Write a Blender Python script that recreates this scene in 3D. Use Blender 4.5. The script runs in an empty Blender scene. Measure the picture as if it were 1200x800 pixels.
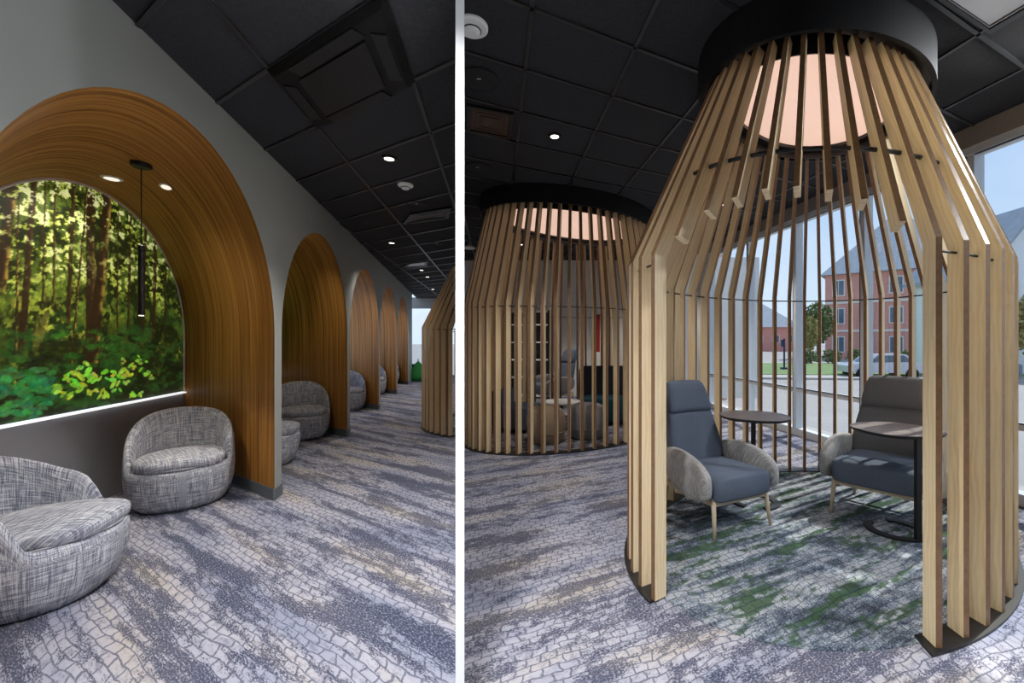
import bpy, math, random
import numpy as np
from mathutils import Vector, Matrix
random.seed(7); np.random.seed(7)
PI = math.pi
scene = bpy.context.scene
COL = scene.collection

# ------------------------------------------------------------------ camera
FPX, XP, YH, CH = 500.0, 680.0, 398.0, 1.4     # focal length, principal x, horizon y (1200x800 frame), eye height
cam_d = bpy.data.cameras.new('camera'); cam = bpy.data.objects.new('camera', cam_d); COL.objects.link(cam)
cam_d.sensor_width = 36.0; cam_d.sensor_fit = 'HORIZONTAL'
cam_d.lens = FPX * 36.0 / 1200.0
cam_d.shift_x = (600.0 - XP) / 1200.0
cam_d.shift_y = (YH - 400.0) / 1200.0
cam_d.clip_start = 0.05; cam_d.clip_end = 600
cam.location = (0, 0, CH); cam.rotation_euler = (PI / 2, 0, 0)
scene.camera = cam

# ------------------------------------------------------------------ light and exposure
scene.view_settings.view_transform = 'Standard'
scene.view_settings.look = 'None'
scene.view_settings.gamma = 1.0
scene.view_settings.use_curve_mapping = False
scene.view_settings.exposure = 0.0
scene.cycles.max_bounces = 10
scene.cycles.diffuse_bounces = 5
scene.cycles.transparent_max_bounces = 24
scene.cycles.sample_clamp_indirect = 4.0
scene.cycles.caustics_reflective = False
scene.cycles.caustics_refractive = False

world = bpy.data.worlds.new('sky'); scene.world = world; world.use_nodes = True
wn = world.node_tree.nodes; wl = world.node_tree.links; wn.clear()
w_tc = wn.new('ShaderNodeTexCoord'); w_sep = wn.new('ShaderNodeSeparateXYZ')
w_ramp = wn.new('ShaderNodeValToRGB'); w_bg = wn.new('ShaderNodeBackground'); w_out = wn.new('ShaderNodeOutputWorld')
w_noise = wn.new('ShaderNodeTexNoise'); w_noise.inputs['Scale'].default_value = 3.0; w_noise.inputs['Detail'].default_value = 5
w_cr = wn.new('ShaderNodeValToRGB'); w_mix = wn.new('ShaderNodeMixRGB')
w_ramp.color_ramp.elements[0].position = 0.0; w_ramp.color_ramp.elements[0].color = (0.68, 0.79, 0.94, 1)
w_ramp.color_ramp.elements[1].position = 0.55; w_ramp.color_ramp.elements[1].color = (0.26, 0.44, 0.80, 1)
w_cr.color_ramp.elements[0].position = 0.5; w_cr.color_ramp.elements[0].color = (0, 0, 0, 1)
w_cr.color_ramp.elements[1].position = 0.85; w_cr.color_ramp.elements[1].color = (0.6, 0.6, 0.6, 1)
w_mix.inputs[2].default_value = (0.9, 0.94, 1.0, 1)
wl.new(w_tc.outputs['Generated'], w_sep.inputs[0]); wl.new(w_sep.outputs['Z'], w_ramp.inputs['Fac'])
wl.new(w_tc.outputs['Generated'], w_noise.inputs['Vector']); wl.new(w_noise.outputs['Fac'], w_cr.inputs['Fac'])
wl.new(w_ramp.outputs['Color'], w_mix.inputs[1]); wl.new(w_cr.outputs['Color'], w_mix.inputs[0])
wl.new(w_mix.outputs[0], w_bg.inputs['Color']); w_bg.inputs['Strength'].default_value = 1.3
wl.new(w_bg.outputs[0], w_out.inputs['Surface'])

sun_d = bpy.data.lights.new('sun', 'SUN'); sun = bpy.data.objects.new('sun', sun_d); COL.objects.link(sun)
sun_d.energy = 5.0; sun_d.angle = math.radians(0.6); sun_d.color = (1.0, 0.94, 0.85)
SUN_FROM = Vector((0.72, 0.42, 1.0)).normalized()
sun.rotation_euler = SUN_FROM.to_track_quat('Z', 'Y').to_euler()
DOWN_W = 26.0        # watts per ceiling downlight

# ------------------------------------------------------------------ pixel helpers (distance from floor, ceiling or known depth)
def fl(x, y, z=0.0):
    Y = (CH - z) * FPX / (y - YH); return Vector(((x - XP) * Y / FPX, Y, z))
def ce(x, y, z):
    Y = (z - CH) * FPX / (YH - y); return Vector(((x - XP) * Y / FPX, Y, z))
def at(x, y, Y):
    return Vector(((x - XP) * Y / FPX, Y, CH + (YH - y) * Y / FPX))

# ------------------------------------------------------------------ materials
def lin(r, g, b):
    def c(v):
        v /= 255.0
        return v / 12.92 if v <= 0.04045 else ((v + 0.055) / 1.055) ** 2.4
    return (c(r), c(g), c(b), 1.0)
class NT:
    def __init__(s, name):
        s.m = bpy.data.materials.new(name); s.m.use_nodes = True
        s.t = s.m.node_tree; s.p = s.t.nodes['Principled BSDF']; s.out = s.t.nodes['Material Output']
    def n(s, kind, **kw):
        x = s.t.nodes.new(kind)
        for k, v in kw.items():
            if k in x.inputs: x.inputs[k].default_value = v
            else: setattr(x, k, v)
        return x
    def l(s, a, b): s.t.links.new(a, b)
    def math(s, op, a, b=None, clamp=False):
        x = s.t.nodes.new('ShaderNodeMath'); x.operation = op; x.use_clamp = clamp
        for i, q in enumerate((a, b)):
            if q is None: continue
            if isinstance(q, (int, float)): x.inputs[i].default_value = q
            else: s.l(q, x.inputs[i])
        return x.outputs[0]
    def ramp(s, fac, stops):
        x = s.t.nodes.new('ShaderNodeValToRGB'); e = x.color_ramp.elements
        e[0].position, e[0].color = stops[0]; e[1].position, e[1].color = stops[-1]
        for p, c in stops[1:-1]:
            q = e.new(p); q.color = c
        s.l(fac, x.inputs['Fac']); return x.outputs['Color']
    def mix(s, fac, a, b, mode='MIX'):
        x = s.t.nodes.new('ShaderNodeMixRGB'); x.blend_type = mode
        for i, q in enumerate((fac, a, b)):
            if isinstance(q, (int, float)): x.inputs[i].default_value = q
            elif isinstance(q, tuple): x.inputs[i].default_value = q
            else: s.l(q, x.inputs[i])
        return x.outputs[0]
    def noise(s, vec, scale, detail=2.0, rough=0.5):
        x = s.n('ShaderNodeTexNoise'); x.inputs['Scale'].default_value = scale
        x.inputs['Detail'].default_value = detail; x.inputs['Roughness'].default_value = rough
        if vec is not None: s.l(vec, x.inputs['Vector'])
        return x.outputs['Fac']
    def vec(s, kind='Object'):
        return s.n('ShaderNodeTexCoord').outputs[kind]
    def scaled(s, v, sc):
        x = s.n('ShaderNodeMapping'); x.inputs['Scale'].default_value = sc; s.l(v, x.inputs['Vector']); return x.outputs[0]
    def bump(s, h, strength, dist=0.01):
        x = s.n('ShaderNodeBump'); x.inputs['Strength'].default_value = strength; x.inputs['Distance'].default_value = dist
        s.l(h, x.inputs['Height']); s.l(x.outputs[0], s.p.inputs['Normal'])
    def base(s, c): s.l(c, s.p.inputs['Base Color'])
B = (0, 0, 0, 1); W = (1, 1, 1, 1)
def plain(name, rgb, rough=0.6, metal=0.0, var=0.06, scale=8.0, spec=0.5):
    t = NT(name); c = lin(*rgb); v = t.vec()
    f = t.noise(v, scale, 4)
    t.base(t.ramp(f, [(0.3, tuple(x * (1 - var) for x in c[:3]) + (1,)), (0.7, tuple(min(1, x * (1 + var)) for x in c[:3]) + (1,))]))
    t.p.inputs['Roughness'].default_value = rough; t.p.inputs['Metallic'].default_value = metal
    t.p.inputs['Specular IOR Level'].default_value = spec
    return t.m
def glow(name, rgb, strength):
    t = NT(name); t.p.inputs['Base Color'].default_value = lin(*rgb)
    t.p.inputs['Emission Color'].default_value = lin(*rgb); t.p.inputs['Emission Strength'].default_value = strength
    return t.m
def glass(name, tint=(0.93, 0.96, 0.96, 1), gl=0.05):
    t = NT(name); tr = t.n('ShaderNodeBsdfTransparent'); tr.inputs[0].default_value = tint
    g = t.n('ShaderNodeBsdfGlossy'); g.inputs['Roughness'].default_value = 0.02
    mx = t.n('ShaderNodeMixShader'); mx.inputs[0].default_value = gl
    t.l(tr.outputs[0], mx.inputs[1]); t.l(g.outputs[0], mx.inputs[2]); t.l(mx.outputs[0], t.out.inputs['Surface'])
    return t.m

def carpet(name, ea, eb, green=False):
    """cobble-patterned carpet; ea = band direction (one tile, 0.61 m), eb = across the bands"""
    t = NT(name)
    pos = t.n('ShaderNodeNewGeometry').outputs['Position']
    det = ea[0] * eb[1] - ea[1] * eb[0]; k = 0.61 / det
    def dot(c):
        x = t.n('ShaderNodeVectorMath', operation='DOT_PRODUCT'); t.l(pos, x.inputs[0]); x.inputs[1].default_value = c; return x.outputs['Value']
    u = dot((eb[1] * k, -eb[0] * k, 0)); v = dot((-ea[1] * k, ea[0] * k, 0))
    cmb = t.n('ShaderNodeCombineXYZ'); t.l(u, cmb.inputs[0]); t.l(v, cmb.inputs[1]); uv = cmb.outputs[0]
    def warp(src, sc, amt):
        nz = t.n('ShaderNodeTexNoise'); nz.inputs['Scale'].default_value = sc; nz.inputs['Detail'].default_value = 2; t.l(src, nz.inputs['Vector'])
        sub = t.n('ShaderNodeVectorMath', operation='SUBTRACT'); t.l(nz.outputs['Color'], sub.inputs[0]); sub.inputs[1].default_value = (.5, .5, .5)
        mul = t.n('ShaderNodeVectorMath', operation='SCALE'); t.l(sub.outputs[0], mul.inputs[0]); mul.inputs['Scale'].default_value = amt
        ad = t.n('ShaderNodeVectorMath', operation='ADD'); t.l(src, ad.inputs[0]); t.l(mul.outputs[0], ad.inputs[1]); return ad.outputs[0]
    wv = warp(warp(uv, 2.2, 0.16), 13.0, 0.045)
    br = t.n('ShaderNodeTexBrick'); t.l(wv, br.inputs['Vector'])
    br.inputs['Color1'].default_value = W; br.inputs['Color2'].default_value = (.55, .55, .55, 1); br.inputs['Mortar'].default_value = B
    br.inputs['Scale'].default_value = 1.0; br.inputs['Brick Width'].default_value = 0.062; br.inputs['Row Height'].default_value = 0.049
    br.inputs['Mortar Size'].default_value = 0.0052; br.inputs['Mortar Smooth'].default_value = 0.6; br.offset = 0.43
    stone = t.math('SUBTRACT', 1.0, br.outputs['Fac'])
    bands = t.noise(t.scaled(uv, (0.55, 2.6, 1)), 2.0, 5, 0.62)
    patch = t.noise(t.scaled(uv, (1.3, 2.6, 1)), 3.3, 4, 0.6)
    speck = t.noise(t.scaled(uv, (1, 1.35, 1)), 95.0, 3, 0.7)
    speck2 = t.noise(uv, 260.0, 1, 0.5)
    mid = t.noise(t.scaled(uv, (1, 1.4, 1)), 15.0, 3, .6)
    wear = t.math('ADD', t.math('ADD', t.math('MULTIPLY', bands, 0.5), t.math('MULTIPLY', patch, 0.28)), t.math('MULTIPLY', mid, 0.22))
    hue = t.noise(t.scaled(uv, (0.6, 2.0, 1)), 1.7, 3)
    if not green:
        m = t.math('ADD', wear, t.math('MULTIPLY', t.math('SUBTRACT', speck, 0.5), 0.28))
        keep = t.ramp(m, [(0.462, B), (0.512, W)])
        stonecol = t.ramp(hue, [(0.38, lin(148, 152, 170)), (0.54, lin(178, 176, 184)), (0.68, lin(184, 176, 168))])
        stonecol = t.mix(t.math('MULTIPLY', br.outputs['Color'], 0.25), t.mix(1.0, stonecol, (.80, .80, .82, 1), 'MULTIPLY'), stonecol)
        ground = t.ramp(hue, [(0.38, lin(58, 63, 84)), (0.56, lin(76, 77, 92)), (0.7, lin(98, 93, 92))])
        ground = t.mix(t.ramp(speck, [(0.5, B), (0.6, (.75, .75, .75, 1))]), ground, lin(136, 138, 152))
        inner = t.mix(t.math('MULTIPLY', stone, t.ramp(t.noise(uv, 26.0, 3, .65), [(0.30, (.35, .35, .35, 1)), (0.50, W)])), t.mix(0.5, ground, lin(116, 117, 130)), stonecol)
        col = t.mix(keep, ground, inner)
    else:
        m = t.math('ADD', wear, t.math('MULTIPLY', t.math('SUBTRACT', speck, 0.5), 0.42))
        col = t.ramp(m, [(0.38, lin(40, 47, 56)), (0.45, lin(84, 93, 108)), (0.50, lin(120, 129, 142)), (0.55, lin(176, 178, 180)), (0.61, lin(116, 124, 138))])
        gm = t.math('ADD', t.math('ADD', t.math('MULTIPLY', t.noise(t.scaled(uv, (0.8, 3.2, 1)), 2.6, 4), .7), t.math('MULTIPLY', t.noise(t.scaled(uv, (1, 1.5, 1)), 17.0, 3), .3)), t.math('MULTIPLY', t.math('SUBTRACT', speck, 0.5), 0.3))
        col = t.mix(t.ramp(gm, [(0.53, B), (0.57, (.9, .9, .9, 1))]), col, t.mix(speck2, lin(30, 52, 40), lin(70, 100, 62)))
        col = t.mix(t.math('MULTIPLY', t.math('SUBTRACT', 1.0, stone), 0.55), col, lin(34, 40, 52))
    col = t.mix(0.18, col, t.mix(speck2, B, W), 'OVERLAY')
    t.base(col); t.p.inputs['Roughness'].default_value = 0.95; t.p.inputs['Specular IOR Level'].default_value = 0.15
    t.bump(t.math('ADD', t.math('MULTIPLY', stone, 0.6), t.math('MULTIPLY', speck2, 0.6)), 0.35, 0.006)
    return t.m

def tweed(name, a, b, c, sc=1.0):
    t = NT(name); uv = t.vec('UV')
    h = t.noise(t.scaled(uv, (5 * sc, 120 * sc, 1)), 1.0, 3, .7); v = t.noise(t.scaled(uv, (120 * sc, 5 * sc, 1)), 1.0, 3, .7)
    h2 = t.noise(t.scaled(uv, (9 * sc, 330 * sc, 1)), 1.0, 1); v2 = t.noise(t.scaled(uv, (330 * sc, 9 * sc, 1)), 1.0, 1)
    base = t.ramp(t.math('ADD', t.math('MULTIPLY', h2, .5), t.math('MULTIPLY', v2, .5)), [(0.40, lin(*a)), (0.5, lin(*b)), (0.60, lin(*c))])
    dark = t.math('ADD', t.ramp(h, [(0.54, B), (0.60, W)]), t.ramp(v, [(0.54, B), (0.60, W)]), True)
    lite = t.math('ADD', t.ramp(h, [(0.39, W), (0.45, B)]), t.ramp(v, [(0.39, W), (0.45, B)]), True)
    col = t.mix(t.math('MULTIPLY', lite, .7), base, lin(*c)); col = t.mix(t.math('MULTIPLY', dark, .65), col, lin(*a))
    t.base(col)
    t.p.inputs['Roughness'].default_value = 0.9; t.p.inputs['Specular IOR Level'].default_value = 0.2
    t.bump(t.math('ADD', h, v), 0.3, 0.003)
    return t.m

def vault_wood(name):
    t = NT(name); uv = t.vec('UV')          # u along the arch, v across its depth
    a = t.noise(t.scaled(uv, (0.30, 22, 1)), 1.0, 6, 0.68); b = t.noise(t.scaled(uv, (0.9, 110, 1)), 1.0, 3, 0.6)
    g = t.math('ADD', t.math('MULTIPLY', a, .65), t.math('MULTIPLY', b, .35))
    col = t.ramp(g, [(0.38, lin(88, 54, 22)), (0.45, lin(146, 96, 42)), (0.54, lin(176, 124, 58)), (0.64, lin(198, 148, 80))])
    t.base(col); t.p.inputs['Roughness'].default_value = 0.55; t.p.inputs['Specular IOR Level'].default_value = 0.25; t.bump(b, 0.1, 0.002)
    return t.m

def birch(name):
    t = NT(name); o = t.vec('UV')
    a = t.noise(t.scaled(o, (5, 0.9, 1)), 2.2, 4, .55)
    w = t.n('ShaderNodeTexWave'); w.inputs['Scale'].default_value = 1.3; w.inputs['Distortion'].default_value = 9.0; w.inputs['Detail'].default_value = 3
    t.l(t.scaled(o, (9, 2.2, 1)), w.inputs['Vector'])
    g = t.math('ADD', t.math('MULTIPLY', a, .75), t.math('MULTIPLY', w.outputs['Fac'], .25))
    t.base(t.ramp(g, [(0.25, lin(218, 192, 150)), (0.55, lin(230, 209, 170)), (0.8, lin(236, 218, 184))]))
    t.p.inputs['Roughness'].default_value = 0.5
    return t.m

def brickmat(name, c1, c2, mort, scale=1.0):
    t = NT(name); uv = t.vec('UV')
    br = t.n('ShaderNodeTexBrick'); t.l(uv, br.inputs['Vector'])
    br.inputs['Color1'].default_value = lin(*c1); br.inputs['Color2'].default_value = lin(*c2); br.inputs['Mortar'].default_value = lin(*mort)
    br.inputs['Scale'].default_value = scale; br.inputs['Brick Width'].default_value = .23; br.inputs['Row Height'].default_value = .075; br.inputs['Mortar Size'].default_value = .008
    big = t.noise(uv, .6, 4)
    t.base(t.mix(t.math('MULTIPLY', big, .4), br.outputs['Color'], lin(*c2))); t.p.inputs['Roughness'].default_value = .9
    return t.m

def leafmat(name, rgb1, rgb2):
    t = NT(name); t.base(t.ramp(t.noise(t.vec(), 2.5, 3), [(0.35, lin(*rgb1)), (0.65, lin(*rgb2))])); t.p.inputs['Roughness'].default_value = .8
    return t.m

E_LONG_L = (-0.125, 0.653); E_CROSS_L = (0.917, -0.545)       # ceiling-grid steps of the arcade room
E_LONG_R = (-0.113, 0.573); E_CROSS_R = (0.656, 0.339)        # ceiling-grid steps of the pod room
M = {}
M['carpet_l'] = carpet('carpet_arcade', E_CROSS_L, E_LONG_L)
M['carpet_r'] = carpet('carpet_pods', E_CROSS_R, E_LONG_R)
M['carpet_g'] = carpet('carpet_green', E_CROSS_R, E_LONG_R, True)
M['tweed'] = tweed('tweed_blue_grey', (88, 94, 112), (154, 157, 168), (216, 216, 219))
M['tweed_lt'] = tweed('tweed_light_grey', (124, 124, 126), (162, 160, 159), (196, 194, 190), 2.6)
M['vault'] = vault_wood('vault_veneer')
M['birch'] = birch('birch_plywood')
M['ply_shaded_edge'] = plain('plywood_shaded_edge', (122, 90, 60), .34, var=.18, scale=40, spec=.6)  # plywood edge colour darkened to carry the shade on the slat edges
M['greywall'] = plain('grey_paint', (150, 153, 148), .7, var=.03, scale=2)
M['white'] = plain('white_paint', (248, 248, 248), .6, var=.01, scale=2)
M['dado'] = plain('grey_panel', (148, 149, 156), .6, var=.04, scale=3)
M['base'] = plain('grey_rubber_base', (92, 100, 104), .6, var=.04)
M['tile'] = plain('charcoal_tile', (50, 50, 53), .92, var=.22, scale=60, spec=.2)
M['grid'] = plain('black_satin_tbar', (40, 40, 42), .32, var=.05)
M['black'] = plain('black_metal', (20, 20, 22), .42, var=.1)
M['blacktop'] = plain('black_drum', (12, 12, 13), .55, var=.1, spec=.25)
M['rod'] = plain('black_rod', (16, 16, 18), .5)
M['navy'] = plain('slate_blue_wool', (90, 99, 114), .92, var=.12, scale=120, spec=.2)
M['charc'] = plain('charcoal_wool', (104, 106, 112), .92, var=.12, scale=120, spec=.2)
M['teal'] = plain('dark_teal_wool', (26, 62, 70), .9, var=.1, scale=90, spec=.2)
M['dkwool'] = plain('near_black_wool', (34, 38, 44), .9, var=.1, scale=90, spec=.2)
M['greyw'] = plain('grey_felt', (128, 126, 128), .95, var=.12, scale=90, spec=.2)
M['tanw'] = plain('taupe_felt', (142, 124, 104), .95, var=.12, scale=90, spec=.2)
M['ash'] = plain('ash_wood', (196, 178, 152), .5, var=.08, scale=20)
M['ttop'] = plain('grey_oak_laminate', (112, 100, 96), .45, var=.12, scale=14)
M['offw'] = plain('off_white_plastic', (232, 232, 228), .45, var=.01)
M['alu'] = plain('white_aluminium', (214, 218, 222), .4, var=.02)
M['gasket'] = plain('dark_gasket', (58, 66, 74), .5, var=.05)
M['header'] = plain('taupe_paint', (148, 138, 130), .7, var=.03, scale=2)
M['bronze'] = plain('bronze_vent', (82, 66, 56), .5, .3, var=.1)
M['spk'] = plain('speaker_grille', (30, 29, 30), .8, var=.1, scale=200)
M['diff'] = glow('warm_lit_diffuser', (236, 198, 178), 0.85)
M['lens'] = glow('lit_lens', (255, 244, 226), 5.0)
M['lens_soft'] = glow('soft_lit_lens', (255, 246, 232), 0.9)
M['led'] = glow('led_strip', (255, 255, 255), 0.85)
M['lensoff'] = plain('white_lens', (236, 236, 232), .4, var=.01)
M['glass'] = glass('clear_glass')
M['backw'] = plain('pale_wall', (214, 210, 204), .7, var=.03, scale=2)
M['dkwall'] = plain('dark_paint', (70, 70, 74), .8, var=.05, scale=2)
M['brick'] = brickmat('red_brick', (206, 126, 110), (218, 144, 128), (220, 196, 184))
M['brick2'] = brickmat('pink_brick', (196, 144, 128), (210, 160, 146), (214, 190, 178))
M['stonew'] = plain('pale_stone', (226, 220, 210), .8, var=.04)
M['roof'] = plain('grey_shingle', (158, 164, 170), .9, var=.1, scale=3)
M['siding'] = plain('white_siding', (228, 230, 230), .8, var=.03)
M['wglass'] = plain('window_glass', (92, 108, 124), .12, var=.15, scale=1.0)
M['asphalt'] = plain('asphalt', (158, 154, 151), .9, var=.06, scale=.6)
M['concrete'] = plain('concrete_walk', (176, 170, 164), .9, var=.05, scale=1.2)
M['lawn'] = plain('lawn', (112, 136, 84), .95, var=.25, scale=3)
M['leaf'] = leafmat('tree_leaf', (58, 82, 44), (112, 134, 70)); M['leaf2'] = leafmat('autumn_leaf', (136, 128, 66), (176, 168, 104))
M['bark'] = plain('bark', (84, 70, 58), .9, var=.2)
M['carw'] = plain('silver_car_paint', (196, 200, 206), .25, .3, var=.02)
M['carg'] = plain('blue_grey_car_paint', (104, 118, 138), .25, .3, var=.02)
M['tyre'] = plain('tyre', (28, 28, 30), .85)
M['yellow'] = plain('yellow_awning', (240, 186, 40), .7)
M['red'] = plain('red_cloth', (176, 44, 38), .85)
M['greenb'] = plain('green_fabric', (40, 128, 62), .85, var=.15, scale=12)
M['bluem'] = plain('navy_post', (36, 52, 84), .5)
M['orange'] = plain('orange_plastic', (222, 96, 60), .5)

# ------------------------------------------------------------------ mesh helpers
class MB:
    def __init__(s): s.v = []; s.f = []; s.uv = []; s.hasuv = False
    def add(s, vs, fs, uvs=None):
        o = len(s.v); s.v += [tuple(p) for p in vs]; s.f += [tuple(i + o for i in f) for f in fs]
        if uvs is None: uvs = [(p[0] + p[1], p[2]) for p in vs]
        s.uv += uvs; return s
    def box(s, c, d, rz=0.0, taper=1.0):
        hx, hy, hz = d[0] / 2, d[1] / 2, d[2] / 2; ca, sa = math.cos(rz), math.sin(rz); vs = []
        for z, k in ((-hz, 1.0), (hz, taper)):
            for x, y in ((-hx, -hy), (hx, -hy), (hx, hy), (-hx, hy)):
                vs.append((c[0] + (x * ca - y * sa) * k, c[1] + (x * sa + y * ca) * k, c[2] + z))
        return s.add(vs, [(0, 3, 2, 1), (4, 5, 6, 7), (0, 1, 5, 4), (1, 2, 6, 5), (2, 3, 7, 6), (3, 0, 4, 7)])
    def prism(s, poly, z0, z1):
        n = len(poly)
        if sum(poly[i][0] * poly[(i + 1) % n][1] - poly[(i + 1) % n][0] * poly[i][1] for i in range(n)) < 0: poly = list(reversed(poly))
        vs = [(p[0], p[1], z0) for p in poly] + [(p[0], p[1], z1) for p in poly]
        fs = [tuple(reversed(range(n))), tuple(range(n, 2 * n))] + [(i, (i + 1) % n, n + (i + 1) % n, n + i) for i in range(n)]
        return s.add(vs, fs)
    def bar(s, a, b, w, h, up=(0, 0, 1)):
        a, b = Vector(a), Vector(b); d = (b - a).normalized(); u = Vector(up)
        sd = d.cross(u)
        if sd.length < 1e-5: sd = d.cross(Vector((1, 0, 0)))
        sd.normalize(); u = sd.cross(d)
        vs = []
        for p in (a, b):
            for x, y in ((-1, -1), (1, -1), (1, 1), (-1, 1)): vs.append(p + sd * (x * w / 2) + u * (y * h / 2))
        return s.add(vs, [(0, 1, 2, 3), (7, 6, 5, 4), (4, 5, 1, 0), (5, 6, 2, 1), (6, 7, 3, 2), (7, 4, 0, 3)])
    def tube(s, path, r, n=8, closed=False, caps=True):
        path = [Vector(p) for p in path]; m = len(path); rs = r if isinstance(r, (list, tuple)) else [r] * m; vs = []
        for i, p in enumerate(path):
            if closed: d = path[(i + 1) % m] - path[i - 1]
            else: d = path[min(i + 1, m - 1)] - path[max(i - 1, 0)]
            d.normalize(); u = Vector((0, 0, 1)) if abs(d.z) < .9 else Vector((1, 0, 0))
            a = d.cross(u).normalized(); b = a.cross(d)
            for j in range(n):
                t = 2 * PI * j / n; vs.append(p + (a * math.cos(t) + b * math.sin(t)) * rs[i])
        fs = []
        for i in range(m if closed else m - 1):
            for j in range(n):
                k = (i + 1) % m; fs.append((i * n + j, i * n + (j + 1) % n, k * n + (j + 1) % n, k * n + j))
        if caps and not closed: fs += [tuple(reversed(range(n))), tuple(range((m - 1) * n, m * n))]
        return s.add(vs, fs)
    def loft(s, rings, caps=True, uvs=None):
        n = len(rings[0]); m = len(rings); vs = [p for r in rings for p in r]
        fs = [(i * n + j, i * n + (j + 1) % n, (i + 1) * n + (j + 1) % n, (i + 1) * n + j) for i in range(m - 1) for j in range(n)]
        if caps: fs += [tuple(reversed(range(n))), tuple(range((m - 1) * n, m * n))]
        return s.add(vs, fs, uvs)
    def grid(s, rows, uvs=None, flip=False):
        n = len(rows[0]); m = len(rows); vs = [p for r in rows for p in r]
        fs = [(i * n + j, i * n + j + 1, (i + 1) * n + j + 1, (i + 1) * n + j) for i in range(m - 1) for j in range(n - 1)]
        if flip: fs = [tuple(reversed(f)) for f in fs]
        return s.add(vs, fs, uvs)
    def lathe(s, prof, n=32, c=(0, 0, 0), sx=1.0, sy=1.0):
        rings = [[(c[0] + r * sx * math.cos(2 * PI * j / n), c[1] + r * sy * math.sin(2 * PI * j / n), c[2] + z) for j in range(n)] for r, z in prof]
        uv = [(2 * PI * j / n * .35, i * .06) for i in range(len(prof)) for j in range(n)]
        return s.loft(rings, True, uv)
    def super(s, c, d, e1=.4, e2=.4, nu=28, nv=14, fn=None):
        """rounded box: e small = boxy; fn deforms a unit-space point"""
        def sp(x, e): return math.copysign(abs(x) ** e, x)
        rings = []; uvs = []
        for i in range(nv + 1):
            ph = -PI / 2 + PI * i / nv; r = []
            for j in range(nu):
                th = 2 * PI * j / nu
                p = [sp(math.cos(ph), e1) * sp(math.cos(th), e2), sp(math.cos(ph), e1) * sp(math.sin(th), e2), sp(math.sin(ph), e1)]
                if fn: p = fn(*p)
                q = (c[0] + p[0] * d[0] / 2, c[1] + p[1] * d[1] / 2, c[2] + p[2] * d[2] / 2); r.append(q); uvs.append((q[0] + q[1] * .3, q[1] + q[2]))
            rings.append(r)
        return s.loft(rings, True, uvs)
    def build(s, name, m, parent=None, smooth=False):
        me = bpy.data.meshes.new(name); me.from_pydata(s.v, [], s.f)
        l = me.uv_layers.new(name='UVMap'); idx = np.zeros(len(me.loops), dtype=np.int32); me.loops.foreach_get('vertex_index', idx)
        l.data.foreach_set('uv', np.array(s.uv, dtype=np.float32)[idx].ravel())
        me.materials.append(M[m] if isinstance(m, str) else m)
        if smooth: me.polygons.foreach_set('use_smooth', [True] * len(me.polygons))
        me.update(); o = bpy.data.objects.new(name, me); COL.objects.link(o)
        if parent is not None: o.parent = parent
        return o
def tag(o, label=None, cat=None, group=None, kind=None):
    if label: o['label'] = label
    if cat: o['category'] = cat
    if group: o['group'] = group
    if kind: o['kind'] = kind
    return o
def thing(name, label, cat, loc=(0, 0, 0), rz=0.0, group=None):
    o = bpy.data.objects.new(name, None); COL.objects.link(o); o.location = loc; o.rotation_euler = (0, 0, rz); o.empty_display_size = .1
    return tag(o, label, cat, group)
def struct(o): o['kind'] = 'structure'; return o
def copy_tree(o, parent=None):
    c = o.copy(); COL.objects.link(c); c.parent = parent
    for ch in list(o.children): copy_tree(ch, c)
    return c
def clip(poly, planes):
    for (a, b, c) in planes:                       # keep a*x + b*y <= c
        out = []
        for i in range(len(poly)):
            p, q = poly[i], poly[(i + 1) % len(poly)]; dp = a * p[0] + b * p[1] - c; dq = a * q[0] + b * q[1] - c
            if dp <= 0: out.append(p)
            if dp * dq < 0:
                t = dp / (dp - dq); out.append((p[0] + (q[0] - p[0]) * t, p[1] + (q[1] - p[1]) * t))
        poly = out
        if len(poly) < 3: return []
    return poly
def area(p): return abs(sum(p[i][0] * p[(i + 1) % len(p)][1] - p[(i + 1) % len(p)][0] * p[i][1] for i in range(len(p)))) / 2
def seg_clip(a, b, planes):
    t0, t1 = 0.0, 1.0
    for (pa, pb, pc) in planes:
        da = pa * a[0] + pb * a[1] - pc; db = pa * b[0] + pb * b[1] - pc
        if da > 0 and db > 0: return None
        if da * db < 0:
            t = da / (da - db)
            if da > 0: t0 = max(t0, t)
            else: t1 = min(t1, t)
    if t1 - t0 < 1e-4: return None
    L = lambda t: (a[0] + (b[0] - a[0]) * t, a[1] + (b[1] - a[1]) * t)
    return L(t0), L(t1)

# ================================================================== THE SETTING
PS = -0.282                                  # partition line: X = PS * Y
HL, HR = 2.97, 3.37                          # ceiling heights
YB, YF_R, YF_L = -3.2, 10.6, 16.2            # rear wall, far walls
WD = Vector((-0.284, 1.0)); W0 = Vector((-2.666, 3.72))      # arcade wall line
DEP = Vector((-0.852, 0.524)) * 2.18         # alcove depth vector
def wl_pt(t): return W0 + WD * t
GX, GS = 4.477, -0.198                       # glazed wall line: X = GX + GS * Y
TH = 0.030                                   # partition thickness

# partition: a thin white dividing wall, seen end-on
pd = Vector((PS, 1.0)).normalized(); pnv = Vector((pd.y, -pd.x))
a0 = Vector((PS * 1.5, 1.5)); a1 = Vector((PS * 16.6, 16.6))
m = MB(); m.prism([a0 - pnv * TH / 2, a1 - pnv * TH / 2, a1 + pnv * TH / 2, a0 + pnv * TH / 2], 0.0, HR + .05)
struct(m.build('wall_partition', 'white'))
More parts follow.
